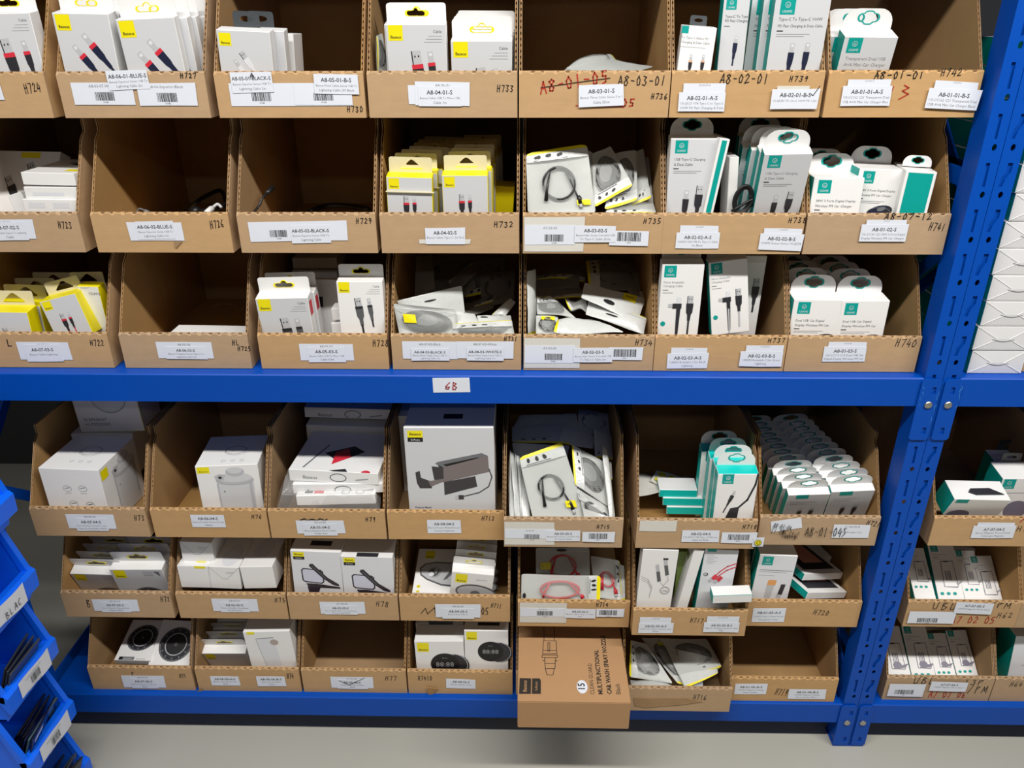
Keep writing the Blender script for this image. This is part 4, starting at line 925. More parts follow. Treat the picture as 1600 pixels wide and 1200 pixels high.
    if content in ('coil', 'red', 'greycoil', 'white'):
        cm = cm or {'coil': cablem, 'red': cablered, 'greycoil': cablegrey, 'white': cablewhite}[content]
        mb = MB(); pts = []; asp = W_/H_; R_ = .24; cx, cy = .5, .52
        for i in range(58):
            t = -2.2+i*.24; rr = R_*(1+.07*math.sin(t*.9)); pts.append(pt(cx+rr*math.cos(t), cy+rr*math.sin(t)*min(1.3, asp), o_+.0004*math.sin(t*2)))
        e = pts[-1]; pts += [pt(cx+.24, cy+.18, o_), pt(cx+.27, cy+.26, o_)]
        mb.tube(pts, .0021, cm, 6)
        mb.tube([pt(cx+.27, cy+.22, o_), pt(cx+.28, cy+.25, o_), pt(cx+.29, cy+.34, o_)], [.003, .0042, .0042], cm, 8)
        mb.tube([pt(cx+.29, cy+.34, o_), pt(cx+.295, cy+.40, o_)], .0032, silver, 6)
        mb.tube([pts[0], pt(cx-.2, cy+.1, o_), pt(cx-.22, cy+.28, o_)], [.0019, .003, .0036], cm, 7)
        mb.build('coiled_cable', r, True)
    elif content == 'dark':
        mb = MB(); K = 20
        for (cx, cy, ru, rv, m, oo) in ((.5, .5, .41, .37, cablem, .0), (.46, .46, .22, .20, mat('grey_window', (120, 122, 124), .5), .0008)):
            vs = [pt(cx, cy, o_+oo)]+[pt(cx+ru*math.cos(i*math.tau/K), cy+rv*math.sin(i*math.tau/K), o_-.001+oo) for i in range(K)]
            mb.add(vs, [(0, 1+i, 1+(i+1) % K) for i in range(K)], m)
        for j in range(3):
            rr = .27+.035*j; mb.tube([pt(.5+rr*1.1*math.cos(i*.3), .5+rr*math.sin(i*.3), o_+.0004) for i in range(22)], .0012, cablem, 5)
        mb.build('coiled_cable', r)
    return r

# ================================================================== contents, bin by bin
GW = 'white cable box with red-collared plugs'
# --- H724
box('H724', 'white cable box with a yellow-rimmed hang tab', (-28, 22), (62, 20), .026, .014, tab='rect', face=grey_face, art=lambda a: (side_lines(a, .92, .13), plug(a, .46, .62, .2, -.1), plug(a, .78, .60, .15, -.1, usb=False)))
# --- H727
r = box('H727', 'white cable box, front left, red and black plugs', (78, 20), (166, 22), .026, .016, lean=-2, tab='rect', face=grey_face, art=art_superior)
fan(r, 2, .004, .0275, 'white cable box', 'H727', rowname='left row')
r = box('H727', 'white cable box, front right, red and black plugs', (180, 31), (271, 27), .018, .012, lean=-2, tab='rect', face=grey_face, art=art_superior)
fan(r, 3, .0095, .0195, 'white cable box', 'H727', rowname='right row')
# --- H730
r = box('H730', 'white cable box with pale plugs and dark grey tab', (337, 46), (421, 50), .022, .014, lean=-3, tab='grey', face=grey_face, art=art_white)
fan(r, 1, .014, .0235, 'white cable box with dark grey tab', 'H730')
r = box('H730', 'slim white box standing third', (440, 52), (458, 53), .05, .075, tab=None)
# --- H733
r = box('H733', 'white cable box with large plugs, front left', (602, 38), (696, 38), .024, .014, lean=-3, tab='rect', face=grey_face, art=art_cafule)
fan(r, 1, -.006, .026, 'white cable box', 'H733', rowname='left row')
r = box('H733', 'lower white cable box, front right', (704, 64), (800, 64), .022, .014, lean=-4, tab='rect', face=grey_face, art=art_cafule)
fan(r, 3, .001, .0235, 'white cable box', 'H733', dz=.004, rowname='right row')
pouch('H733', 'thin pouch with yellow rim beside the left box', [(586,56,.03), (598,52,.05), (604,112,.05), (590,112,.03)], strip='left', content='dark', icons=False)
# --- H736
pouch('H736', 'frosted pouch nearest the lip', [(884,104,.10), (958,92,.16), (1022,104,.10), (930,126,.04)], strip=None, content='none')
pouch('H736', 'grey frosted pouch bulging at the back', [(905,92,.16), (955,84,.2), (975,112,.14), (880,112,.1)], strip='right', content='none', icons=False, th=.015)
# --- H739
box('H739', 'short white box with rose gold plugs', (1054, 40), (1107, 44), .02, .012, lean=4, art=lambda a: (a.rect(-.02, .0, .2, .2, teal), a.text('To Type-C Nylon PD', 0, .34, .12, ink2, fit=.8), a.text('Charging & Data Cable', 0, .46, .12, ink2, fit=.85), a.line([(0, .56), (.75, .56)], .01, ink3), plug(a, .36, .92, .14, 0, band=gold, body=dark, usb=False, cable=dark), plug(a, .72, .90, .14, 0, band=gold, body=dark, usb=False, cable=dark)), tab='grey')
box('H739', 'tall teal-edged box at the left of the tall ones', (1132, -4), (1173, -4), .024, .03, lean=2, mats=TL_, face=grey_face, art=lambda a: (logo_u(a, .1, .02, .4), a.text('Type-C To Type', .1, .7, .13, ink2), a.text('PD Fast Charging', .1, .85, .13, ink2), a.line([(.1, 1.0), (.3, 1.0)], .02, ink2), plug(a, .6, 1.6, .22, .05, band=navy, body=navy, usb=False, cable=navy)))
r = box('H739', 'tall white teal-edged cable box, front', (1219, -6), (1306, -6), .021, .014, lean=-2, mats=TL_, face=grey_face, art=art_bold_title)
fan(r, 3, -.0135, .0225, 'tall teal-edged cable box', 'H739')
# --- H742
r = box('H742', 'white teal-sided charger box, front', (1321, 57), (1404, 58), .03, .014, lean=-12, mats=TL_, face=grey_face, tab='round', art=lambda a: (logo_u(a, .08, .02, .27), a.text('Transparent Dual USB', .1, .42, .085, ink3, fit=.8), a.text('A+A Mini Car Charger', .1, .53, .085, ink3, fit=.8), a.line([(.1, .6), (.75, .6)], .01, ink3), a.line([(.1, .68), (.2, .68)], .018, ink2)), name='charger_box')
fan(r, 2, -.011, .031, 'white teal-sided charger box', 'H742')
# --- H723
def flat(num, desc, TL, TR, h, t, y0, **k):
    k.setdefault('cat', 'box'); return box(num, desc, TL, TR, t, y0, h=h, **k)
z_ = .034
b3 = flat('H723', 'lowest flat white box at the right', (34, 311), (119, 312), .021, .13, .02, art=lambda a: (a.rect(.1, .06, .3, .1, lgrey), a.rect(.55, .06, .3, .1, lgrey)))
flat('H723', 'middle flat white box with open flap at the right', (36, 292), (118, 293), .019, .13, .024, art=lambda a: (a.rect(.15, .1, .6, .06, lgrey)))
flat('H723', 'topmost flat white box with yellow patch at the right', (36, 269), (119, 271), .02, .13, .026, art_top=lambda a: (a.rect(.7, 1.1, .25, .2, yellow), plug(a, .5, .5, .14, -.8, cable=dark, band=dark)))
box('H723', 'tilted white box with printed plugs, leftmost', (-30, 235), (70, 237), .026, .10, lean=30, h=.13, art=lambda a: (a.rect(.4, .02, .3, .08, yellow), plug(a, .62, .3, .13, -.5, band=dark), plug(a, .3, .5, .13, -.5, band=dark)), yaw=-8)
box('H723', 'small white box leaning under the tilted one', (12, 306), (32, 299), .06, .05, lean=10, h=.035)
# --- H726 / H729
def cable(num, desc, pts, rad=.002, m=cablem, ends=True, name='loose_cable', group=None):
    bn = BINS[num]; q = [P(px, py, bn['y']+d) for px, py, d in pts]; c0 = sum(q, Vector())/len(q)
    r = thing(name, desc+' in '+where(num), 'cable', Matrix.Translation(c0), group)
    sm = []
    for i in range(len(q)-1):
        p0, p1, p2, p3 = q[max(i-1, 0)], q[i], q[i+1], q[min(i+2, len(q)-1)]
        for k in range(6):
            t = k/6; sm.append(.5*((2*p1)+(-p0+p2)*t+(2*p0-5*p1+4*p2-p3)*t*t+(-p0+3*p1-3*p2+p3)*t**3)-c0)
    sm.append(q[-1]-c0)
    b = MB(); b.tube(sm, rad, m, 7); b.build('cord', r, True)
    if ends:
        b = MB(); d = (sm[-1]-sm[-3]).normalized(); b.tube([sm[-1], sm[-1]+d*.004, sm[-1]+d*.02], [rad*1.1, rad*2.1, rad*2.1], m, 8); b.build('plug', r, True)
    return r
cable('H726', 'tangled black cable along the right side', [(290,330,.2), (305,318,.16), (322,306,.2), (345,298,.24), (352,318,.14), (335,327,.08), (310,330,.1)], .004)
cable('H726', 'white cable end at the right', [(346,324,.07), (340,319,.08), (333,324,.07)], .0025, cablewhite)
cable('H726', 'small silver plug lying at the middle', [(214,331,.06), (218,326,.06), (224,328,.06)], .0014, ink2)
cable('H729', 'black cable end leaning on the left wall', [(398,330,.05), (404,322,.06), (410,310,.07), (416,303,.08)], .0022)
cable('H729', 'low black cable coil at the back', [(485,330,.16), (510,322,.2), (545,322,.2), (575,327,.16)], .005, ends=False)
# --- H732
YM = {'all': yellow, 'front': grey_face, 'back': cream}
r = box('H732', 'yellow-topped cable box, front left, loose flap', (603, 276), (675, 278), .022, .014, lean=-3, mats=YM, tab='tri', art=art_yellowfront)
b = MB(); w_ = r['_w']; h_ = r['_h']; b.box((-.001, -.004, h_-.0235), (w_+.003, -.0005, h_-.022), cream); b.build('loose_flap', r)
fan(r, 6, .0055, .032, 'cream-tabbed cable box', 'H732', rowname='left row', dz=.001)
r = box('H732', 'yellow-topped cable box, front right', (690, 274), (762, 274), .022, .014, lean=-3, mats=YM, tab='tri', art=art_yellowfront)
fan(r, 6, .0025, .032, 'cream-tabbed cable box', 'H732', jit=.004, rowname='right row', dz=.001)
box('H732', 'dim yellow box lying deep at the right', (772, 290), (804, 292), .05, .12, mats={'all': yellow})
# --- H735
pouch('H735', 'large frosted pouch with coiled black cable, leftmost', [(818,241,.05), (914,226,.06), (927,333,.02), (821,333,.02)], 'top', 'coil', tag=(.74, .80, .20, .08))
for i, (c, s_) in enumerate([([(912,232,.09), (928,240,.09), (940,300,.05), (926,312,.05)], 'bottom'), ([(925,241,.085), (954,228,.095), (989,290,.04), (927,324,.03)], 'bottom'), ([(958,240,.10), (995,234,.11), (996,312,.045), (944,328,.035)], 'bottom'),
        ([(994,236,.13), (1005,233,.14), (1018,308,.06), (985,322,.06)], 'bottom'), ([(1000,246,.15), (1014,245,.16), (1020,322,.07), (985,330,.06)], 'bottom'), ([(960,300,.07), (1020,316,.07), (1025,334,.035), (945,334,.03)], 'bottom')]):
    pouch('H735', ['slim frosted pouch just right of the large pouch', 'tilted frosted pouch with yellow lower edge, second of fan', 'frosted pouch with icons, third of the fan', 'frosted pouch, fourth of the fan', 'frosted pouch at the far right of the fan', 'lowest crumpled pouch of the fan'][i], c, s_, 'dark' if i in (1, 2) else 'none', group='fanned pouches of bin H735', header=.2)
# --- H738
r = box('H738', 'tall white cable box, leftmost', (1049, 217), (1122, 217), .028, .02, lean=2, mats={'all': white}, face=grey_face, tab='round', art=art_black_usb)
box('H738', 'box turned sideways showing its teal spine', (1125, 216), (1141, 218), .07, .016, lean=0, art=lambda a: (a.rect(.25, .15, .5, 7, teal)), yaw=4)
box('H738', 'small blank white carton behind the black cable', (1140, 246), (1155, 245), .05, .03, lean=0)
box('H738', 'white cable box in the shade behind', (1156, 214), (1226, 214), .022, .10, lean=0, mats=TL_, face=grey_face, tab='round', art=art_black_usb)
r = box('H738', 'white teal-sided cable box, front right', (1200, 241), (1276, 240), .020, .016, lean=-15, mats=TL_, face=grey_face, tab='round', art=art_u('USB Type-C Charging', '& Data Cable', (('c', .42, 1.10), ('a', .72, 1.02)), s=.15, light=True))
fan(r, 3, -.0075, .022, 'white teal-sided cable box', 'H738', rowname='right row')
pts = []
for k in range(3):
    for i in range(12):
        t = i*math.tau/12; pts.append((1161+(14-k*1.6)*math.cos(t)+5*math.sin(t)*-1, 312+(22-k*2)*math.sin(t), .02+.002*k))
cable('H738', 'loose coil of black cable', [(1143,330,.02)]+pts, .0024)
# --- H741
r = box('H741', 'white charger box with teal side, front left', (1271, 277), (1350, 278), .045, .014, lean=3, mats=TL_, tab='round', art=art_charger('38W 3 Ports Digital Display', 'Wireless FM Car Charger'), name='charger_box')
fan(r, 1, -.012, .052, 'white charger box', 'H741')
r = box('H741', 'white charger box with black gadget print, middle', (1344, 263), (1414, 266), .045, .03, lean=2, mats=TL_, tab='round', art=art_charger('38W 3 Ports Digital Display', 'Wireless FM Car Charger', dx=-.05, y=.88), name='charger_box', yaw=3)
box('H741', 'charger box turned to show its teal side', (1418, 267), (1467, 270), .07, .016, lean=2, yaw=-8, mats={'front': white, 'all': white}, tab='round', art=lambda a: a.rect(.1, .06, .8, 5, teal), art_left=lambda a: a.ell(.3, .9, .25, .2, dark), name='charger_box', taboff=.03)
# --- H722
def tilt(x): return x
r = box('H722', 'yellow-sided cable box tilted left in the middle', (61, 472), (117, 458), .03, .022, lean=4, mats=YM, tab='tri', art=art_yellowfront, h=.075, zf=.02)
box('H722', 'upside-down yellow-sided box against the right wall', (120, 447), (153, 448), .022, .05, lean=-4, mats={'all': yellow, 'front': white}, art=art_rapid)
box('H722', 'pale backing card with triangular hole behind the upside-down box', (110, 444), (165, 443), .003, .08, lean=0, mats={'all': cream}, tab='tri', name='hang_card', cat='card')
r = box('H722', 'yellow-sided cable box, front left', (-52, 487), (19, 488), .03, .014, lean=2, mats=YM, tab='tri', art=art_rapid2)
fan(r, 3, .0125, .036, 'yellow-sided cable box', 'H722', rowname='left row')
# --- H725
flat('H725', 'flat white box lying at the right', (258, 526), (386, 528), .020, .06, .05, lean=0, yaw=0, zf=.02, art_top=lambda a: (a.line([(.55, .9), (.68, .3)], .02, dark), a.line([(.8, .9), (.95, .3)], .02, dark)))
cable('H725', 'thin pale wire loop on the back wall', [(328,482,.3), (340,476,.3), (355,475,.3), (368,480,.3), (352,490,.3), (336,488,.3), (328,483,.3)], .0005, kraft, ends=False, name='wire_loop')
# --- H728
r = box('H728', 'white box with grey plugs, front left', (396, 467), (478, 465), .026, .016, lean=-3, tab='rect', face=grey_face, art=lambda a: art_cafule(a, False, .62, .19), art_right=lambda a: a.rect(.15, .35, .6, 1.0, plugred))
fan(r, 1, .007, .028, 'white cable box', 'H728', rowname='left row')
box('H728', 'white box with grey plugs, right', (532, 440), (604, 440), .022, .02, lean=2, tab='rect', face=white, art=lambda a: art_cafule(a, False, .56, .17, -.05))
box('H728', 'dim white box leaning behind the left ones', (478, 436), (528, 437), .025, .09, lean=12, yaw=-12, art=lambda a: a.rect(.2, .5, .3, .3, dark))
for i in range(3):
    flat('H728', ['lowest of the three flat boxes stacked behind', 'middle of the three flat boxes stacked behind', 'topmost of the three flat boxes stacked behind'][i], (456, 441-i*19), (526, 441-i*19), .020, .07, .17, group='flat boxes at the back of bin H728')
for i in range(2):
    flat('H728', ['lower small carton between the front boxes', 'upper small carton between the front boxes'][i], (517, 505-i*23), (548, 504-i*23), .022, .03, .045)
# --- H731
pouch('H731', 'wide frosted pouch with yellow tag at the front', [(603,474,.03), (701,484,.045), (706,524,.02), (613,524,.015)], None, 'dark', tag=(.12, .30, .2, .28), th=.02, seal='top')
pouch('H731', 'upright white header with slot behind the tagged pouch', [(604,470,.06), (706,446,.07), (711,490,.06), (625,500,.05)], None, 'none', fm=whitefilm, hole=(.48, .30, .10, .035), th=.003)
pouch('H731', 'low frosted pouch with icons, front right', [(706,506,.03), (800,500,.04), (804,524,.02), (707,526,.02)], 'top', 'dark', header=.4, th=.014)
pouch('H731', 'cream pouch between the front pouches', [(703,486,.06), (742,490,.07), (750,510,.04), (704,508,.04)], None, 'none', fm=whitefilm)
pouch('H731', 'white pouch with slot at the right', [(745,494,.07), (798,492,.08), (801,512,.05), (748,510,.05)], 'bottom', 'none', fm=whitefilm, icons=False, hole=(.2, .25, .12, .06))
pouch('H731', 'yellow-rimmed pouch sticking up at the far right', [(768,492,.09), (798,466,.12), (806,472,.12), (790,494,.09)], 'top', 'none', icons=False, fm=whitefilm, header=.3)
heap = [([(650,400,.2), (675,398,.22), (680,450,.12), (648,470,.1)], 'none', None), ([(700,440,.2), (738,412,.24), (745,425,.2), (712,462,.14)], 'none', 'top'), ([(712,462,.17), (740,432,.2), (744,448,.17), (712,475,.12)], 'none', 'top'),
        ([(735,410,.26), (790,400,.28), (785,455,.19), (725,465,.17)], 'dark', 'bottom'), ([(712,480,.14), (780,455,.18), (775,470,.16), (720,492,.1)], 'dark', 'bottom'), ([(750,430,.22), (805,420,.24), (803,470,.16), (752,480,.14)], 'dark', None),
        ([(712,490,.1), (770,472,.14), (772,482,.12), (712,500,.08)], 'none', None), ([(660,402,.3), (790,398,.31), (800,450,.24), (655,455,.22)], 'dark', None)]
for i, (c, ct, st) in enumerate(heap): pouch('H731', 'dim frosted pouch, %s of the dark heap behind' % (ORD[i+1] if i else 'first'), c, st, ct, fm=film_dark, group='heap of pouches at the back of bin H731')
# --- H734
pouch('H734', 'white pouch with yellow tag and oval slot, uppermost', [(914,441,.10), (1008,467,.10), (996,505,.05), (908,466,.06)], None, 'none', fm=whitefilm, tag=(.64, .05, .22, .32), hole=(.45, .72, .10, .1), th=.006)
pouch('H734', 'white slotted pouch lying under the tagged one', [(920,468,.08), (1010,498,.06), (1006,522,.035), (915,492,.05)], 'top', 'none', fm=whitefilm, icons=False, hole=(.42, .62, .11, .05))
pouch('H734', 'silvery crumpled pouch with yellow rim at the front', [(872,501,.05), (925,496,.06), (975,522,.02), (866,520,.02)], 'left', 'none', fm=whitefilm, icons=False, th=.012, wav=.004, header=.08)
pouch('H734', 'pouch with white and yellow edge band, left of centre', [(838,465,.08), (858,464,.09), (902,497,.06), (840,490,.05)], 'top', 'dark', th=.01, wav=.003, header=.35)
pouch('H734', 'tall white pouch standing at the left wall', [(821,424,.06), (834,420,.1), (836,520,.05), (819,524,.015)], 'bottom', 'none', fm=whitefilm, icons=False, wav=.002)
pouch('H734', 'dark frosted pouch at the lower left', [(838,492,.05), (872,494,.06), (874,522,.03), (837,522,.02)], None, 'dark', tag=(.2, .1, .6, .2))
pouch('H734', 'crumpled yellow-rimmed pouch in the centre', [(882,470,.09), (915,466,.1), (918,488,.07), (892,482,.06)], 'left', 'none', icons=False, wav=.005, th=.012)
heap = [([(832,455,.14), (905,447,.16), (915,468,.11), (836,466,.09)], 'none', 'bottom'), ([(835,432,.2), (905,428,.22), (905,450,.16), (834,458,.13)], 'none', None), ([(865,415,.26), (912,414,.27), (915,440,.2), (835,436,.18)], 'none', 'bottom'),
        ([(922,406,.22), (1003,412,.22), (1006,455,.13), (926,448,.14)], 'dark', 'left'), ([(980,450,.14), (1004,455,.13), (1008,480,.1), (985,485,.1)], 'none', 'right'), ([(925,400,.3), (1002,400,.3), (1004,425,.24), (925,425,.24)], 'dark', None)]
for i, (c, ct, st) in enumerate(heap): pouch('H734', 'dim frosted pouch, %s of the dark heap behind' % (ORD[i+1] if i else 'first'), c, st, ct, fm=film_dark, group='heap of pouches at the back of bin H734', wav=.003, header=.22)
# --- H737
box('H737', 'white box with an angled black plug, leftmost', (1030, 413), (1096, 413), .024, .016, lean=0, face=white, tab='round', art=art_angle(dark, dark))
box('H737', 'tilted white box with sparkling white cables', (1107, 411), (1168, 403), .022, .03, lean=3, mats=TL_, face=white, tab='round', art=art_angle(dark, silver), h=.13, zf=.02)
box('H737', 'white box in the shade behind the tilted one', (1140, 399), (1199, 400), .022, .07, lean=0, art=lambda a: (plug(a, .82, .85, .2, 0, body=dark, band=dark)))
# --- H740
r = box('H740', 'white charger box with black gadget, front left', (1239, 468), (1315, 469), .034, .02, lean=0, mats=TL_, tab='round', art=art_charger('Dual USB Car Digital', 'Display Wireless FM Car', y=.86, dx=.02), name='charger_box')
fan(r, 3, -.002, .042, 'white charger box', 'H740', rowname='left row')
r = box('H740', 'white charger box with black gadget, front right', (1315, 470), (1391, 470), .034, .02, lean=0, mats=TL_, tab='round', art=art_charger('Dual USB Car Digital', 'Display Wireless FM Car', y=.86, dx=.02), name='charger_box')
fan(r, 3, -.003, .042, 'white charger box', 'H740', rowname='right row')
# --- H73
box('H73', 'large white carton turned to show two faces', (59, 731), (153, 735), .13, .02, lean=0, yaw=-3, art=art_icons4, art_top=art_lid, art_right=lambda a: (art_kettle(a, False), a.rect(.03, .05, .17, .16, yellow)), name='appliance_carton', cat='carton', slope=0)
def art_bowl2(a):
    g_ = mat('pale_print_shade', (214, 216, 220), .4)
    a.ell(.56, .30, .28, .30, g_, 28); a.ell(.56, .28, .26, .27, lgrey, 28); a.ring(.56, .30, .28, .30, .012, ink3, 28, .3, 2.9); a.text('ELEPHANT', .10, .74, .075, ink2); a.text('HUMIDIFIER', .10, .82, .075, ink2); a.rect(.1, .93, .8, .05, lgrey)
box('H73', 'white carton standing on the rear one with a bowl print', (101, 590), (204, 588), .08, .17, lean=0, h=.125, zf=.095, art=art_bowl2, name='appliance_carton', cat='carton', mats={'bottom': yellow, 'all': white})
flat('H73', 'white carton lying at the back under the standing one', (110, 678), (206, 678), .09, .12, .165, name='appliance_carton', cat='carton')
# --- H76
box('H76', 'white carton with kettle print at the right', (304, 729), (402, 725), .115, .022, lean=0, yaw=6, art=art_kettle, art_top=art_lid, name='appliance_carton', cat='carton')
# --- H79
def wrapbox(desc, TL, TR, h, t, y0, yaw, **k): return box('H79', desc, TL, TR, t, y0, h=h, yaw=yaw, name='phone_holder_carton', cat='carton', **k)
def art_holder_top(a):
    a.poly([(.30, .48), (.60, .30), (.75, .42), (.5, .66)], dark); a.poly([(.42, .45), (.55, .36), (.62, .55), (.44, .72)], plugred); a.poly([(.45, .85), (.62, .8), (.66, .9), (.5, .96)], dark); a.line([(.15, .8), (.3, .3)], .02, ink2); a.ell(.86, .86, .05, .045, plugred)
def art_spine(a): a.text('Baseus', .15, .11, .06, ink2); a.ring(.55, .08, .09, .05, .01, ink2, 14); a.line([(.75, .1), (.88, .08)], .015, ink3)
wrapbox('lowest white carton with small printed gadgets', (462, 775), (586, 772), .022, .13, .016, 2, art_top=lambda a: (a.rect(.1, .75, .1, .05, dark), a.rect(.22, .76, .12, .05, plugred), a.ring(.62, .8, .05, .04, .008, ink3), a.ring(.8, .8, .05, .04, .008, ink3)), lean=0)
wrapbox('second white carton from the bottom of the stack', (458, 757), (600, 755), .021, .14, .03, 1, art=art_spine)
wrapbox('third white carton, red holder printed on top', (452, 733), (592, 740), .026, .15, .035, -3, art=art_spine, art_top=art_holder_top)
flat('H79', 'topmost white carton deep at the back', (475, 636), (612, 640), .024, .08, .2, name='phone_holder_carton', cat='carton', art=art_spine)
flat('H79', 'white carton under the topmost one at the back', (478, 664), (606, 668), .06, .08, .19, name='phone_holder_carton', cat='carton')
# crinkled clear wrap over the stack
bn = BINS['H79']; vs = []; fs = []; K = 14
for j in range(K+1):
    for i in range(K+1):
        u, v = i/K, j/K; px = 444+160*u; Y = .004+.19*v; q = P(px+(8*(1-v)), 770, bn['y']+.02)
        z = bn['z']+.105+.006*math.sin(9*u+5*v)+.004*random.uniform(-1, 1); x = bn['x']+.012+.2*u
        y = bn['y']+.024+.17*v
        if j == 0: z = bn['z']+.05; y = bn['y']+.012+.004*random.random()
        if j == 1: y = bn['y']+.016; z = bn['z']+.085+.004*random.random()
        if i in (0, K): z -= .03
        vs.append((x+.002*random.uniform(-1, 1), y, z))
for j in range(K):
    for i in range(K): fs.append((j*(K+1)+i, j*(K+1)+i+1, (j+1)*(K+1)+i+1, (j+1)*(K+1)+i))
o = mesh_obj('plastic_wrap', vs, fs, clear, None); o['label'] = 'crinkled clear plastic wrap over the cartons in bin H79'; o['category'] = 'wrap'
# --- H712
box('H712', 'large white carton with armrest organizer print', (630, 668), (771, 668), .13, .016, lean=1, face=grey_face, art=art_organizer, art_top=lambda a: a.rect(.42, .45, .22, .12, dark), name='organizer_carton', cat='carton')
box('H712', 'second large white carton peeking out at the left', (622, 650), (760, 650), .12, .16, lean=0, name='organizer_carton', cat='carton')
# --- H715
pouch('H715', 'frosted pouch with coiled black cable, front centre', [(811,716,.07), (879,692,.09), (918,812,.018), (833,812,.012)], 'top', 'coil', tag=(.68, .74, .2, .09))
pouch('H715', 'frosted pouch with grey cable, right of centre', [(894,694,.10), (944,722,.11), (952,792,.04), (898,758,.05)], 'left', 'dark', header=.26)
pouch('H715', 'white-edged pouch under the grey cable pouch', [(900,760,.055), (950,792,.05), (953,808,.025), (905,780,.03)], None, 'none', fm=whitefilm)
pouch('H715', 'low pouch with white lower half, front right', [(904,766,.04), (950,802,.035), (956,812,.014), (912,812,.014)], 'bottom', 'dark', icons=False, header=.4)
pouch('H715', 'narrow white pouch on edge at the right wall', [(941,694,.12), (948,704,.12), (962,808,.02), (952,810,.015)], None, 'none', fm=whitefilm)
for i in range(5):
    pouch('H715', 'yellow-edged pouch on edge, %s from the left wall' % (ORD[i+1] if i else 'first'), [(795+i*4,702+i*3,.10), (800+i*5,706+i*3,.13), (806+i*6,810,.02), (798+i*5,812,.012)], 'right', 'none', icons=False, fm=whitefilm, group='pouches on edge in bin H715', header=.3, wav=.002)
heap = [([(800,668,.2), (880,660,.22), (895,695,.15), (800,690,.14)], 'none', 'bottom'), ([(880,665,.2), (930,680,.2), (926,702,.15), (870,690,.15)], 'none', None), ([(812,650,.27), (900,645,.28), (905,672,.22), (800,672,.21)], 'none', None),
        ([(800,692,.14), (890,696,.14), (880,735,.1), (806,730,.1)], 'none', None), ([(928,668,.2), (955,680,.2), (958,718,.13), (930,715,.13)], 'none', 'bottom'), ([(905,640,.3), (952,645,.3), (955,680,.22), (905,676,.22)], 'dark', None), ([(925,718,.12), (955,722,.12), (957,750,.09), (935,745,.09)], 'none', 'bottom')]
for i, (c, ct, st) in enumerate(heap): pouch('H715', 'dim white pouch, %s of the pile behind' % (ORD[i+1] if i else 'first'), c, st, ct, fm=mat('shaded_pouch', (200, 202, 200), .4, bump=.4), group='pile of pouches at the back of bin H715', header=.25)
# --- H718
for i in range(3):
    x0_, y0_, x1_ = ((1042, 792, 1105), (1036, 778, 1098), (1030, 765, 1090))[i]
    flat('H718', ['bottom', 'middle', 'topmost'][i]+' teal-ended box of the stack of three', (x0_, y0_), (x1_, y0_+1), .0172, .045, .085+.004*i, mats={'front': teal_bright, 'left': teal, 'right': teal, 'all': white}, group='teal-ended boxes stacked in bin H718', yaw=-3)
r = box('H718', 'white box with bright teal top, front right', (1135, 741), (1199, 741), .024, .016, lean=0, mats={'left': teal_bright, 'top': teal_bright, 'all': white}, face=white, tab='round', art=art_tealtop, slope=.006)
fan(r, 3, -.009, .027, 'white box with bright teal top', 'H718', dz=.0)
sheet = lambda num, desc, C, m, nm='paper_sheet': sheet_(num, desc, C, m, nm)
def sheet_(num, desc, C, m, nm):
    bn = BINS[num]; q = [P(px, py, bn['y']+d) for px, py, d in C]; c0 = sum(q, Vector())/4; n = (q[1]-q[0]).cross(q[3]-q[0]).normalized()
    if n.z < 0: n = -n
    K = 6; vs = []
    for s_ in (0, 1):
        for j in range(K+1):
            for i in range(K+1):
                u, v = i/K, j/K; vs.append(q[0]*(1-u)*(1-v)+q[1]*u*(1-v)+q[2]*u*v+q[3]*(1-u)*v-c0+n*(.0006*s_+.002*math.sin(4*u+3*v)))
    fs = []; N = (K+1)**2
    for s_ in (0, 1):
        for j in range(K):
            for i in range(K): fs.append(tuple(s_*N+k for k in (j*(K+1)+i, j*(K+1)+i+1, (j+1)*(K+1)+i+1, (j+1)*(K+1)+i)))
    r = thing(nm, desc+' in '+where(num), 'paper', Matrix.Translation(c0)); mesh_obj('sheet', vs, fs, m, r); return r, q, c0, n
sheet('H718', 'blank crumpled paper at the left wall', [(998,740,.16), (1030,748,.16), (1042,766,.10), (998,776,.08)], paper_old)
r, q, c0, n = sheet_('H718', 'sheet of small yellow round stickers', [(1026,735,.18), (1082,752,.17), (1064,772,.11), (1016,752,.13)], paper_old, 'sticker_sheet')
for i, (u, v) in enumerate(((.2, .3), (.5, .3), (.45, .7), (.2, .75))):
    a = Art(); a.ell(0, 0, .0085, .0085, yellow); a.ell(0, 0, .005, .005, dark); a.ell(0, 0, .0035, .0035, yellow)
    p_ = q[0]*(1-u)*(1-v)+q[1]*u*(1-v)+q[2]*u*v+q[3]*(1-u)*v-c0+n*.004
    a.build('round_sticker', r, p_, (q[1]-q[0]).normalized(), (q[3]-q[0]).normalized(), n)
sheet('H718', 'blank white paper behind the small boxes', [(1055,748,.19), (1080,745,.2), (1084,768,.12), (1052,766,.12)], paper)
sheet('H718', 'pale paper corner beside the teal-topped boxes', [(1090,738,.2), (1108,733,.22), (1108,752,.16), (1086,748,.16)], paper_old)
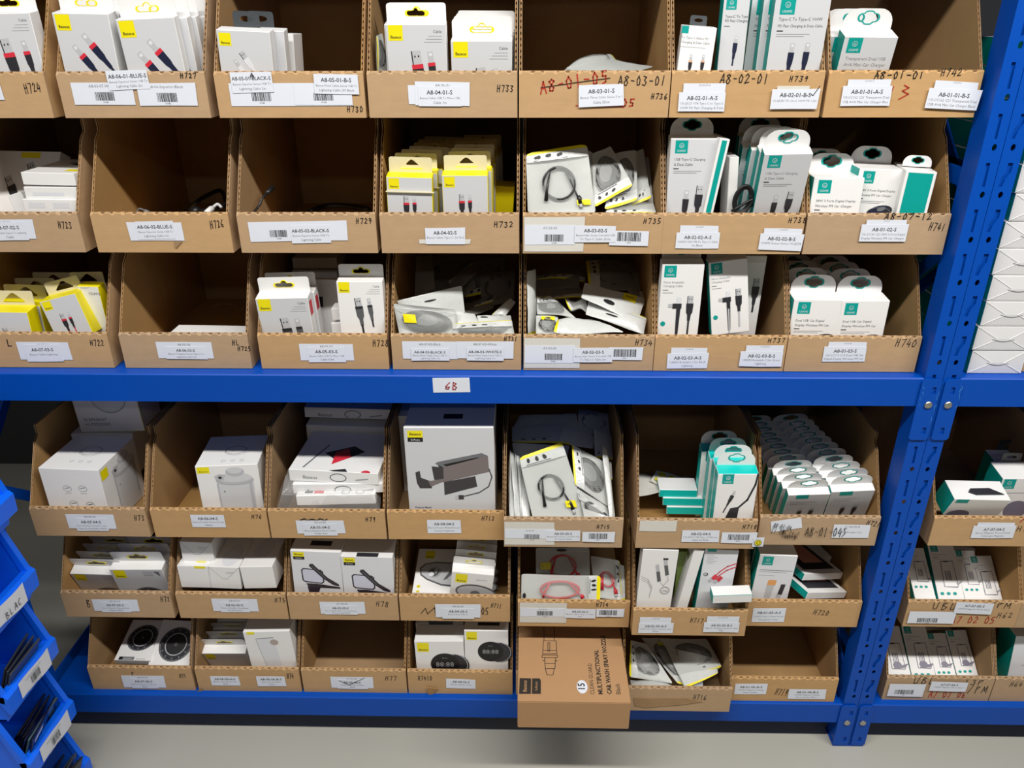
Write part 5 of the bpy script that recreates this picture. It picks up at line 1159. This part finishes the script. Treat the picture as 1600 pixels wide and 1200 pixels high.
# --- H721
TLW = {'left': teal, 'all': white}
fr = art_u('Smart USB C', 'Cable', (('c', .40, .92), ('c', .68, .90)), s=.14)
def fr721(a): a.rect(.2, .0, .3, .16, teal); a.line([(.1, .3), (.7, .3)], .012, ink3); a.line([(.1, .38), (.5, .38)], .012, ink3); plug(a, .40, .68, .13, .1, body=dark, band=ink2, usb=False); plug(a, .68, .66, .13, .1, body=dark, band=ink2, usb=False)
r = box('H721', 'white teal-sided box, front of the left row', (1232, 774), (1298, 772), .0175, .034, lean=-22, mats=TLW, face=grey_face, tab='round', art=fr721, bend=6, slope=0)
fan(r, 11, -.0030, .0235, 'white teal-sided box', 'H721', rowname='left row', jit=.002)
r = box('H721', 'white teal-sided box, front of the right row', (1304, 769), (1372, 766), .0175, .034, lean=-22, mats=TLW, face=grey_face, tab='round', art=fr721, bend=2, slope=0)
fan(r, 10, -.0045, .0245, 'white teal-sided box', 'H721', rowname='right row', jit=.002)
# --- H72
r = box('H72', 'white box with black ring, front left', (86, 896), (165, 898), .021, .04, lean=-20, face=grey_face, tab='rect', art=art_disc, bend=6, slope=0, taboff=.021)
fan(r, 3, .0058, .0255, 'white ring mount box', 'H72', rowname='left row', jit=.0004)
r = box('H72', 'white box with black ring, front right', (170, 890), (252, 890), .024, .035, lean=-12, face=grey_face, tab='rect', art=art_disc, bend=4, slope=0)
fan(r, 2, .004, .027, 'white ring mount box', 'H72', rowname='right row')
# --- H75
def art_env(a):
    a.line([(0, 0), (.4, .45)], .01, ink3); a.line([(1, 0), (.6, .45)], .01, ink3); a.line([(0, .95), (.4, .5)], .01, ink3); a.line([(1, .95), (.6, .5)], .01, ink3); a.line([(.4, .48), (.6, .48)], .014, ink3)
    for i in range(3):
        for j in range(3): pass
    a.line([(.55, .2), (.8, .2)], .01, ink3); a.line([(.55, .26), (.75, .26)], .01, ink3)
flat('H75', 'left white carton of the lower row, yellow patch on its edge', (276, 884), (325, 885), .055, .12, .02, name='small_carton', cat='carton', art=lambda a: a.rect(.55, 0, .35, .09, yellow), art_top=lambda a: a.rect(.55, 1.5, .3, .2, yellow))
flat('H75', 'middle white carton of the lower row with folded end', (325, 885), (373, 887), .055, .12, .018, name='small_carton', cat='carton', art=art_env, art_top=lambda a: a.ell(.6, 1.3, .3, .6, lgrey))
flat('H75', 'right white carton of the lower row with yellow patch', (374, 886), (425, 885), .055, .12, .016, name='small_carton', cat='carton', art_top=lambda a: (a.rect(.55, 1.85, .35, .3, yellow), a.ell(.5, .9, .3, .5, lgrey)))
flat('H75', 'white carton lying on the lower row at the left', (280, 846), (330, 848), .05, .10, .035, name='small_carton', cat='carton', art=art_env)
# --- H78
box('H78', 'white carton showing a clamped phone, left', (453, 860), (532, 863), .09, .016, lean=0, art=art_clamp, art_top=lambda a: a.rect(.35, .55, .42, .16, dark), name='phone_holder_carton', cat='carton', face=lgrey)
box('H78', 'white carton showing a clamped phone, right', (532, 869), (613, 871), .09, .014, lean=0, art=art_clamp, art_top=lambda a: a.rect(.3, .75, .42, .16, dark), name='phone_holder_carton', cat='carton', face=lgrey)
# --- H711
box('H711', 'large white carton lying back with a mirror print', (655, 857), (714, 858), .022, .07, L=(636, 924), h='L', yaw=-4, art=art_mirror, name='mirror_carton', cat='carton', zf=.01)
r = box('H711', 'small white mirror box, front', (706, 893), (772, 899), .022, .016, lean=-6, tab='rect', art=art_mirror_s, bend=12)
fan(r, 3, .0008, .0245, 'small white mirror box', 'H711')
# --- H714
pouch('H714', 'clear pouch with red cable lying across the front', [(815,897,.03), (937,899,.035), (936,940,.012), (814,940,.012)], 'right', 'red', header=.14, hole=(.04, .75, .02, .1), th=.012)
pouch('H714', 'upright clear pouch with hang hole behind', [(837,856,.10), (921,855,.10), (922,910,.05), (838,912,.05)], None, 'red', tag=(.08, .42, .2, .2), hole=(.48, .08, .1, .04), seal='top')
pouch('H714', 'tilted pouch with red cable and yellow edge, right', [(923,868,.09), (968,876,.09), (972,938,.03), (930,934,.03)], 'right', 'red', header=.2)
pouch('H714', 'dim pouch between the right pouch and the wall', [(966,880,.08), (975,884,.08), (977,936,.03), (970,938,.03)], 'bottom', 'none', icons=False)
# --- H717
box('H717', 'white box with white cable print, leftmost', (998, 858), (1054, 860), .026, .014, lean=0, art=art_whitecable)
box('H717', 'green printed packet standing on edge', (1060, 862), (1076, 862), .02, .05, lean=0, mats={'all': greenm}, name='packet', cat='packet')
box('H717', 'second green printed packet standing on edge', (1076, 866), (1084, 866), .02, .035, lean=0, mats={'all': greenm}, name='packet', cat='packet')
box('H717', 'blank white box on edge left of the red cable box', (1085, 858), (1101, 860), .08, .018, lean=0, slope=0)
box('H717', 'white box with red magnetic cable print', (1102, 858), (1155, 860), .026, .024, lean=0, mats=TLW, face=lgrey, art=art_redcable)
box('H717', 'white teal-edged box lying tipped on the lip', (1114, 931), (1176, 929), .026, -.010, lean=-4, h=.020, mats={'left': teal, 'bottom': teal, 'all': white}, slope=0, zf=.066)
# --- H720
r = box('H720', 'white teal-sided box with orange plug print', (1182, 866), (1241, 869), .03, .016, lean=0, mats=TLW, face=lgrey, tab='round', art=art_digital)
fan(r, 1, -.008, .034, 'white teal-sided box', 'H720')
for i, (a_, b_, hh, dsc) in enumerate((((1281,926),(1341,925),.016,'lower teal-edged phone box lying with its tab over the lip'), ((1270,897),(1330,895),.016,'upper teal-edged phone box lying on the lower one'))):
    flat('H720', dsc, a_, b_, hh, .14, .0 if i == 0 else .035, yaw=24, mats={'left': teal, 'all': white}, art_top=lambda a: a.poly([(.1, .1), (.9, .1), (.9, 1.1), (.1, 1.1)], dark) or a.poly([(.3, .3), (.8, .3), (.8, .9), (.3, .9)], mat('wallpaper_print', (216, 150, 130), .4)) or a.ring(.5, 1.5, .25, .13, .05, teal), name='phone_box')
flat('H720', 'dim phone box deep behind the other two', (1245, 872), (1300, 870), .016, .12, .12, yaw=16, mats={'left': teal, 'all': white}, name='phone_box')
# --- H71
box('H71', 'flat white box with black disc print, left', (208, 968), (262, 969), .016, .06, L=(169, 1029), h='L', yaw=-6, art=art_disc_full, name='disc_box', zf=.005)
box('H71', 'flat white box with black disc print, right', (260, 968), (322, 971), .016, .055, L=(236, 1040), h='L', yaw=-8, art=art_disc_full, name='disc_box', zf=.005)
# --- H74
r = box('H74', 'white cable box with dark oval print, front left', (312, 1021), (380, 1021), .022, .036, lean=-20, face=grey_face, tab='rect', art=art_cardslot, bend=6, slope=0)
fan(r, 3, .0015, .0255, 'white card slot box', 'H74')
box('H74', 'white carton with a pale phone print, right', (390, 988), (463, 986), .05, .016, lean=0, tab='grey', art=art_bank, face=white, name='power_bank_carton', cat='carton')
# --- H710
r = box('H710', 'white box with round black clock, front left', (647, 1002), (724, 1002), .05, .014, lean=0, tab='grey', art=art_clock, face=white, name='clock_box', slope=0)
fan(r, 1, -.004, .053, 'white clock box', 'H710')
box('H710', 'taller white box with round black clock, right', (725, 985), (794, 986), .08, .016, lean=0, art=art_clock, face=white, name='clock_box', art_top=lambda a: a.rect(.3, .6, .5, .1, dark))
# --- the long brown carton on the bottom bin
bn = BINS['nozzle']; kb = mat('brown_carton', (178, 138, 98), .8, noise=.06, nscale=30, bump=.1)
LT = P(808.5, 1094.5, bn['y']-.15); RTT = P(986, 1096, bn['y']-.15); w_ = RTT.x-LT.x; h_ = .070
r = thing('spray_nozzle_carton', 'long brown carton with printed spray nozzle jutting out over the lower beam', 'carton', Matrix.Translation((LT.x, LT.y, LT.z-h_)) @ Matrix.Rotation(math.radians(.6), 4, 'X'))
carton(r, w_, h_, .36, {'all': kb}, bev=.001)
b = MB(); b.box((.001, -.0009, .0), (w_-.001, -.0001, h_-.003), kb); b.build('end_flap', r)
a = Art(); bl = mat('charcoal_print', (46, 40, 36), .6); ps = 1.0
def T(px, py):                                                # pixel on the carton's top -> local (x, y down)
    t = (LT.z-CAMLOC.z)/ray(px, py).z; q = CAMLOC+ray(px, py)*t; return q.x-LT.x, -(q.y-LT.y)
def tx(t, px, py, px2, py2, m, bold=0, sz=.01):
    x0, y0 = T(px, py); x1, y1 = T(px2, py2); L = math.hypot(x1-x0, y1-y0); vs, fs, x1_ = textmesh(t, bold); s_ = L/x1_
    a.text(t, x0, y0, s_, m, rot=-math.pi/2, bold=bold)
tx('CLEAN GUARD', 929, 1085, 926, 1037, bl); tx('MULTIFUNCTIONAL', 942, 1085, 937, 1016, bl, .03); tx('CAR WASH SPRAY NOZZLE', 956, 1085, 947, 994, bl, .03); tx('Black', 970, 1085, 968, 1068, bl)
def rl(p): return [T(*q) for q in p]
a.poly(rl([(811,1084), (812,1059.5), (830,1060), (829.5,1084)]), bl); a.poly(rl([(831,1084), (831.5,1060), (843,1060), (845,1063), (845,1084)]), bl)
a.ell(*T(909.5, 1073), .0105, .0165, paper, 20)
x0, y0 = T(914, 1079); a.text('15', x0, y0, .019, black, rot=-math.pi/2, bold=.02)
x0, y0 = T(823, 1081); a.text('Baseus', x0, y0, .011, kb, rot=-math.pi/2, bold=.01, fit=.028); x0, y0 = T(840, 1079); a.text('InAuto', x0, y0, .009, kb, rot=-math.pi/2, fit=.022)
def ol(p, close=True): q = rl(p); a.line(q+([q[0]] if close else []), .0011, bl)
ol([(850,978), (850,1002)], False); ol([(866,978), (866,1002)], False)
ol([(849,1002), (869,1002), (870,1022), (848,1022)]); ol([(856,1005), (859,1005), (859,1018), (856,1018)]); ol([(848,1017), (870,1017)], False); ol([(847,1024), (871,1024), (871,1028), (847,1028)]); ol([(851,1028), (868,1028), (867,1045), (852,1045)])
ol([(851,1037), (867,1037)], False); ol([(852,1045), (866,1045), (864,1055), (855,1055)]); ol([(848,1033), (851,1033)], False); ol([(868,1033), (871,1033)], False)
a.build('top_print', r, (0, 0, h_), (1,0,0), (0,-1,0), (0,0,1), 1.0, step=.00004)
# --- H716
pouch('H716', 'pouch with white disc and yellow edges, left', [(985,1000,.11), (1010,1006,.11), (1052,1068,.03), (984,1058,.05)], 'left', 'dark', header=.2)
pouch('H716', 'long black pouch in the middle', [(1002,996,.14), (1038,998,.14), (1082,1074,.02), (1058,1068,.03)], 'bottom', 'dark', icons=False, tag=(.5, .12, .35, .07))
pouch('H716', 'uppermost pouch with round grey window and yellow edge', [(1030,998,.13), (1104,998,.14), (1128,1042,.06), (1076,1060,.04)], 'bottom', 'dark', header=.24)
pouch('H716', 'pouch with yellow edge below the uppermost', [(1040,1010,.11), (1120,1030,.08), (1122,1052,.04), (1070,1076,.008)], 'bottom', 'none', icons=False, header=.3)
pouch('H716', 'white pouch corner at the right', [(1105,1000,.15), (1118,1008,.15), (1134,1044,.08), (1118,1052,.07)], None, 'none', fm=whitefilm)
pouch('H716', 'lowest white pouch at the front left', [(985,1062,.05), (1040,1066,.04), (1060,1075,.015), (986,1074,.012)], None, 'none', fm=whitefilm)
sheet('H716', 'small white card standing at the centre', [(1082,1062,.05), (1098,1060,.05), (1098,1078,.012), (1082,1076,.012)], paper)
# blue pieces seen through the hand holes of the empty bins
# --- H63
box('H63', 'white teal-sided box tipped forward with a black clip', (1492, 780), (1580, 782), .045, .02, lean=-20, h=.05, mats=TLW, art=lambda a: (a.rect(.05, .0, .22, .1, teal), a.ell(.25, .42, .2, .12, mat('mauve_grey_print', (120, 116, 134), .4))), art_top=None, zf=.06, name='mount_box', yaw=2, slope=0)
mb_ = [o for o in bpy.data.objects if o.name.startswith('mount_box')][-1]; q_ = mb_['_w']; b = MB(); b.prism([(q_*.30, .016), (q_*.42, .010), (q_*.92, .012), (q_*.70, .026), (q_*.36, .024)], 'z', mb_['_h'], mb_['_h']+.003, dark); b.build('black_clip', mb_)
r = box('H63', 'white teal-sided box standing behind the tipped one', (1577, 748), (1640, 748), .05, .06, lean=-5, mats=TLW, art=lambda a: (logo_u(a, .05, .02, .3), a.line([(.05, .45), (.9, .45)], .015, ink3), a.ell(.6, 1.0, .3, .3, mat('mauve_grey_print', (120, 116, 134), .4))), name='mount_box', tab='grey')
box('H63', 'rear white teal-sided box, highest in the bin', (1559, 727), (1630, 728), .05, .13, lean=-4, mats=TLW, art=lambda a: a.rect(.1, .02, .35, .2, teal), name='mount_box', tab='grey')
# --- H62, H61
for num, st, L in (('H62', False, [((1411,856),(1443,856),(1429,932)), ((1449,850),(1489,850),(1466,932)), ((1490,860),(1522,860),(1507,932)), ((1521,869),(1557,868),(1537,932))]),
                   ('H61', True, [((1366,978),(1405,978),(1382,1050)), ((1408,978),(1446,978),(1424,1050)), ((1446,989),(1477,989),(1461,1050)), ((1480,985),(1512,984),(1497,1050))])):
    for i, (a_, b_, y) in enumerate(L):
        box(num, 'slim phone stand box, %s from the left' % (['first', 'second', 'third', 'fourth'][i]), a_, b_, .016, .085, lean=44, L=y, yaw=0, mats=TLW, face=white, art=art_phone(st), name='phone_stand_box', group='slim phone stand boxes right of the uprights', zf=.006)
    for i, x in enumerate((1500, 1535) if num == 'H62' else (1455, 1490)):
        box(num, 'white box behind the slim ones, rounded tab, %s' % ('left' if i == 0 else 'right'), (x-8, 858 if num == 'H62' else 984), (x+30, 858 if num == 'H62' else 984), .02, .17, lean=20, mats=TLW, tab='round', name='phone_stand_box')
box('H64', 'white teal-sided box with a pink gadget print', (1588, 994), (1680, 994), .06, .03, lean=4, mats=TLW, face=lgrey, art=art_pinkgadget, name='gadget_box', yaw=-3)

# ================================================================== white cartons piled on the upper shelf, right bay
X0 = P(1512, 575, .02).x; zt = ZU; hs = [.0437]*14
fold = mat('folded_white_card', (222, 222, 224), .42)
for i in range(12):
    hh = .0437; z0 = ZU+i*hh+.0003*(i+1); jx = random.uniform(-.002, .002)
    nm = 'lowest' if i == 0 else 'topmost' if i == 11 else ORD[i]+' from the bottom'
    r = thing('mailer_carton', 'white teal-sided carton right of the uprights, %s of the pile' % nm, 'carton', Matrix.Translation((X0+jx, .02+random.uniform(-.001, .002), z0)), 'white cartons piled on the upper shelf')
    W_, T_ = .092, .26; hh2 = hh-.0006
    carton(r, W_, hh2, T_, {'left': teal, 'right': teal, 'all': white}, name='carton')
    b = MB(); c = [(.002, hh2-.002), (W_-.002, hh2-.002), (W_-.002, .002), (.002, .002)]; m1, m2 = (.036, hh2*.48), (W_-.036, hh2*.48)
    V = [(x, -.0004, z) for x, z in c]+[(m1[0], -.0022, m1[1]), (m2[0], -.0022, m2[1])]
    b.add(V, [(0, 4, 5, 1), (1, 5, 2), (2, 5, 4, 3), (3, 4, 0)], fold)
    for p, q in ((0, 4), (1, 5), (2, 5), (3, 4)):
        b.tube([Vector(V[p])+Vector((0, -.0003, 0)), Vector(V[q])+Vector((0, -.0003, 0))], .0005, white, 4)
    pts = [(m1[0]-.008+(m2[0]-m1[0]+.016)*k/8, -.0026, m1[1]-.0035*math.sin(math.pi*k/8)) for k in range(9)]
    b.tube(pts, .0005, ink3, 4)
    b.build('folded_end', r)
# second column right of it, only its corner shows
r = thing('storage_bin', 'dark brown carton edge right of the white pile', 'carton', Matrix.Translation((X0+.098, .03, ZU)))
carton(r, .2, .2, .3, {'all': kraft}, name='carton')

# unseen panel behind the tubs, added to shade the gap at the left
lp = thing('shade_panel', 'unseen grey panel added behind the blue tubs to cast shade', 'panel', Matrix())
lpm = mat('grey_panel_paint', (92, 96, 100), .5)
b = MB(); b.box((-1.225, -.75, .0), (-1.205, -.02, 2.3), lpm); b.build('back_plate', lp)
# ================================================================== blue plastic tubs, bottom left
TYF = -.10                                                     # far side of the tubs
def onX(px, py, X): d = ray(px, py); t = X/d.x; return CAMLOC+d*t
corn = [(11, 772), (44, 895), (75, 1003), (105, 1101), (133, 1187)]
TP = [P(px, py, TYF) for px, py in corn]
XF = sum(p.x for p in TP)/5
zc = [onX(px, py, XF).z for px, py in corn]
step_ = (TP[0].z-TP[4].z)/4
def tub(k, desc):
    zr = TP[0].z-k*step_                                       # height of the front lip's top
    LW, WD, HB = .135, .0016, .0
    hgt = step_*1.02; Lx = .262
    M = Matrix.Translation((TP[0].x+(TP[4].x-TP[0].x)*k/4, TYF, zr))
    r = thing('plastic_tub', desc, 'tub', M, 'blue plastic tubs stacked at the left')
    # local: x 0 = front lip edge (towards -x is the back), y 0 = far side, -y towards the camera, z 0 = lip top
    zb = -.062; zt_ = hgt+zb-.002; fl = .010
    side = [(-.004, 0), (-.034, zt_*.92), (-.050, zt_), (-Lx, zt_), (-Lx+.004, zb), (-.016, zb)]
    b = MB(); n = len(side)
    for y0, y1 in ((-.0022, 0), (-LW, -LW+.0022)):
        b.prism([(x, z) for x, z in side], 'y', y0, y1, tubblue)
    b.box((-Lx, -LW, zb), (-.016, 0, zb+.003), tubblue); b.box((-Lx, -LW, zb), (-Lx+.003, 0, zt_), tubblue)
    b.prism([(-.016, zb), (-.0135, zb), (0, 0), (-.003, 0)], 'y', -LW, 0, tubblue)
    b.build('tub_shell', r)
    b = MB()                                                  # thick rolled rim along the sides and the lip
    for y0, y1 in ((-.004, .007), (-LW-.007, -LW+.004)):
        rim = [(-.0, .0), (-.003, .006), (-.030, zt_*.92+.004), (-.048, zt_+.006), (-Lx, zt_+.006), (-Lx, zt_-.006), (-.052, zt_-.006), (-.036, zt_*.92-.008), (-.012, -.010), (-.002, -.014)]
        b.prism(rim, 'y', y0, y1, tubblue)
    b.prism([(-.012, -.008), (-.013, .001), (0, .003), (.006, -.003), (.004, -.038), (-.002, -.038)], 'y', -LW-.007, .007, tubblue)
    b.box((-.006, -.032, .0028), (.002, -.0305, .0042), tubblue)
    b.build('rolled_rim', r); return r
tubs = [tub(0, 'uppermost blue plastic tub at the left edge'), tub(1, 'second blue plastic tub from the top, handwritten label'), tub(2, 'middle blue plastic tub holding thin grey cards'), tub(3, 'fourth blue plastic tub, dark film packets inside'), tub(4, 'lowest visible blue plastic tub, grey packets inside')]
def tublabel(r, y0, y1, words):
    M = r.matrix_world; pts = [(.0066, y0, -.001), (.0069, y0-.002, -.037), (.0052, y1+.004, -.041), (.0066, y1, -.003)]
    b = MB(); n = Vector((1, 0, .05)).normalized(); K = 6; vs = []
    for s_ in (0, 1):
        for i in range(K+1):
            t = i/K; wob = .0016*math.sin(7*t+1)+.0006
            vs += [(.0066+wob*.4+s_*.0004, y0+(y1-y0)*t, .001-.002*math.sin(5*t)), (.0056+wob*.3+s_*.0004, y0+(y1-y0)*t, -.036-.004*math.sin(4*t+1))]
    fs = []
    for s_ in (0, 1):
        for i in range(K): fs.append(tuple(s_*2*(K+1)+k for k in (2*i, 2*i+1, 2*i+3, 2*i+2)))
    b.add(vs, fs, paper); o = b.build('label_sticker', r); a = Art()
    L = abs(y1-y0)
    if words: a.hand(words, L*.35, .030, .012, L*.6, black, .0012)
    else:
        for i in range(16): a.rect(L*.34+i*L*.018, .010, L*random.choice((.006, .011)), .017, black)
        a.line([(L*.2, .006), (L*.7, .006)], .0012, ink3); a.line([(L*.2, .032), (L*.6, .032)], .0012, ink3)
    a.build('label_print', o, (.0086, y1, 0), (0,1,0), (-.02,0,-1), (1,0,0), step=.000005, base=.0004)
tublabel(tubs[1], -.034, -.125, 'BLACK'); tublabel(tubs[2], -.022, -.112, ''); tublabel(tubs[3], -.018, -.112, '')
def packet(r_, desc, x, y, z, w_, h_, lean, yaw, m, words=None, wm=None):
    base = r_.matrix_world.translation
    M = Matrix.Translation(base+Vector((x, y, z))) @ Matrix.Rotation(math.radians(90+yaw), 4, 'Z') @ Matrix.Rotation(math.radians(-lean), 4, 'X')
    r = thing('film_packet', desc, 'packet', M)
    carton(r, w_, h_, .0035, {'all': m}, name='packet', bev=.0008)
    a = Art()
    if words:
        a.rect(.1*w_, .1*h_, .35*w_, .12*h_, lgrey if not wm else wm); a.text(words, .08*w_, .42*h_, .011, lgrey, bold=.01); a.text('Film', .08*w_, .58*h_, .008, lgrey)
    a.build('packet_print', r, (0, 0, h_), (1,0,0), (0,0,-1), (0,-1,0))
navyp = mat('midnight_packet', (24, 26, 58), .25); greyp = mat('charcoal_packet', (58, 62, 66), .3); glass = mat('teal_grey_glass', (70, 96, 104), .15)
for i in range(3): packet(tubs[2], 'thin grey card in the middle blue tub, %s from the front' % (['first', 'second', 'third'][i]), -.03-.008*i, -.115+.004*i, -.055, .09, .09, -22, 4*i, greyp)
for i, (m_, wd) in enumerate(((navyp, 'Camera Lens'), (glass, None), (navyp, None), (cablem, 'Film'), (navyp, 'Camera'), (cablem, 'Lens'))):
    packet(tubs[3], '%s packet from the front in the fourth blue tub' % (['first dark blue', 'second glassy grey', 'third navy', 'fourth black', 'fifth navy', 'sixth black'][i]), -.024-.013*i, -.122+.004*i, -.055, .10, .095, -20-3*i, random.uniform(-9, 9), m_, wd)
for i in range(6):
    packet(tubs[4], '%s grey packet from the front in the lowest blue tub' % (['first', 'second', 'third', 'fourth', 'fifth', 'sixth'][i]), -.020-.012*i, -.125+.005*i, -.05, .10, .105-.004*i, -18-4*i, random.uniform(-10, 10), greyp if i % 2 == 0 else cablem, ['Camera', None, 'Lens', None, 'Film', None][i])

# ================================================================== nudge anything that would cut through a bin's side or lip back inside it
bpy.context.view_layer.update()
import re
for o in list(bpy.data.objects):
    if o.parent or 'label' not in o: continue
    mt = re.search(r'bin (H\d+)$', o['label'])
    if not mt: continue
    bn = BINS[mt.group(1)]
    if mt.group(1) == 'H717' and 'tipped' in o['label']: continue
    L = []
    for ch in o.children:
        if ch.name.startswith(('carton', 'film', 'sheet')):
            L += [(c.x-bn['x'], c.y-bn['y'], c.z-bn['z']) for c in (ch.matrix_world @ v.co for v in ch.data.vertices)]
    I = [p for p in L if 0 < p[2] < .2 and p[1] > (.004 if p[2] < .064 else .004+(p[2]-.064)*.57)]
    if I:
        lo, hi = min(p[0] for p in I), max(p[0] for p in I); dx = 0
        if lo < CT+.0008: dx = CT+.0008-lo
        elif hi > BW-CT-.0008: dx = BW-CT-.0008-hi
        if abs(dx) < .06 and hi-lo < BW-2*CT: o.location.x += dx
    fr = [p[1] for p in L if p[2] < LIP]
    if fr and min(fr) < .0078 and min(fr) > -.02: o.location.y += .0078-min(fr)
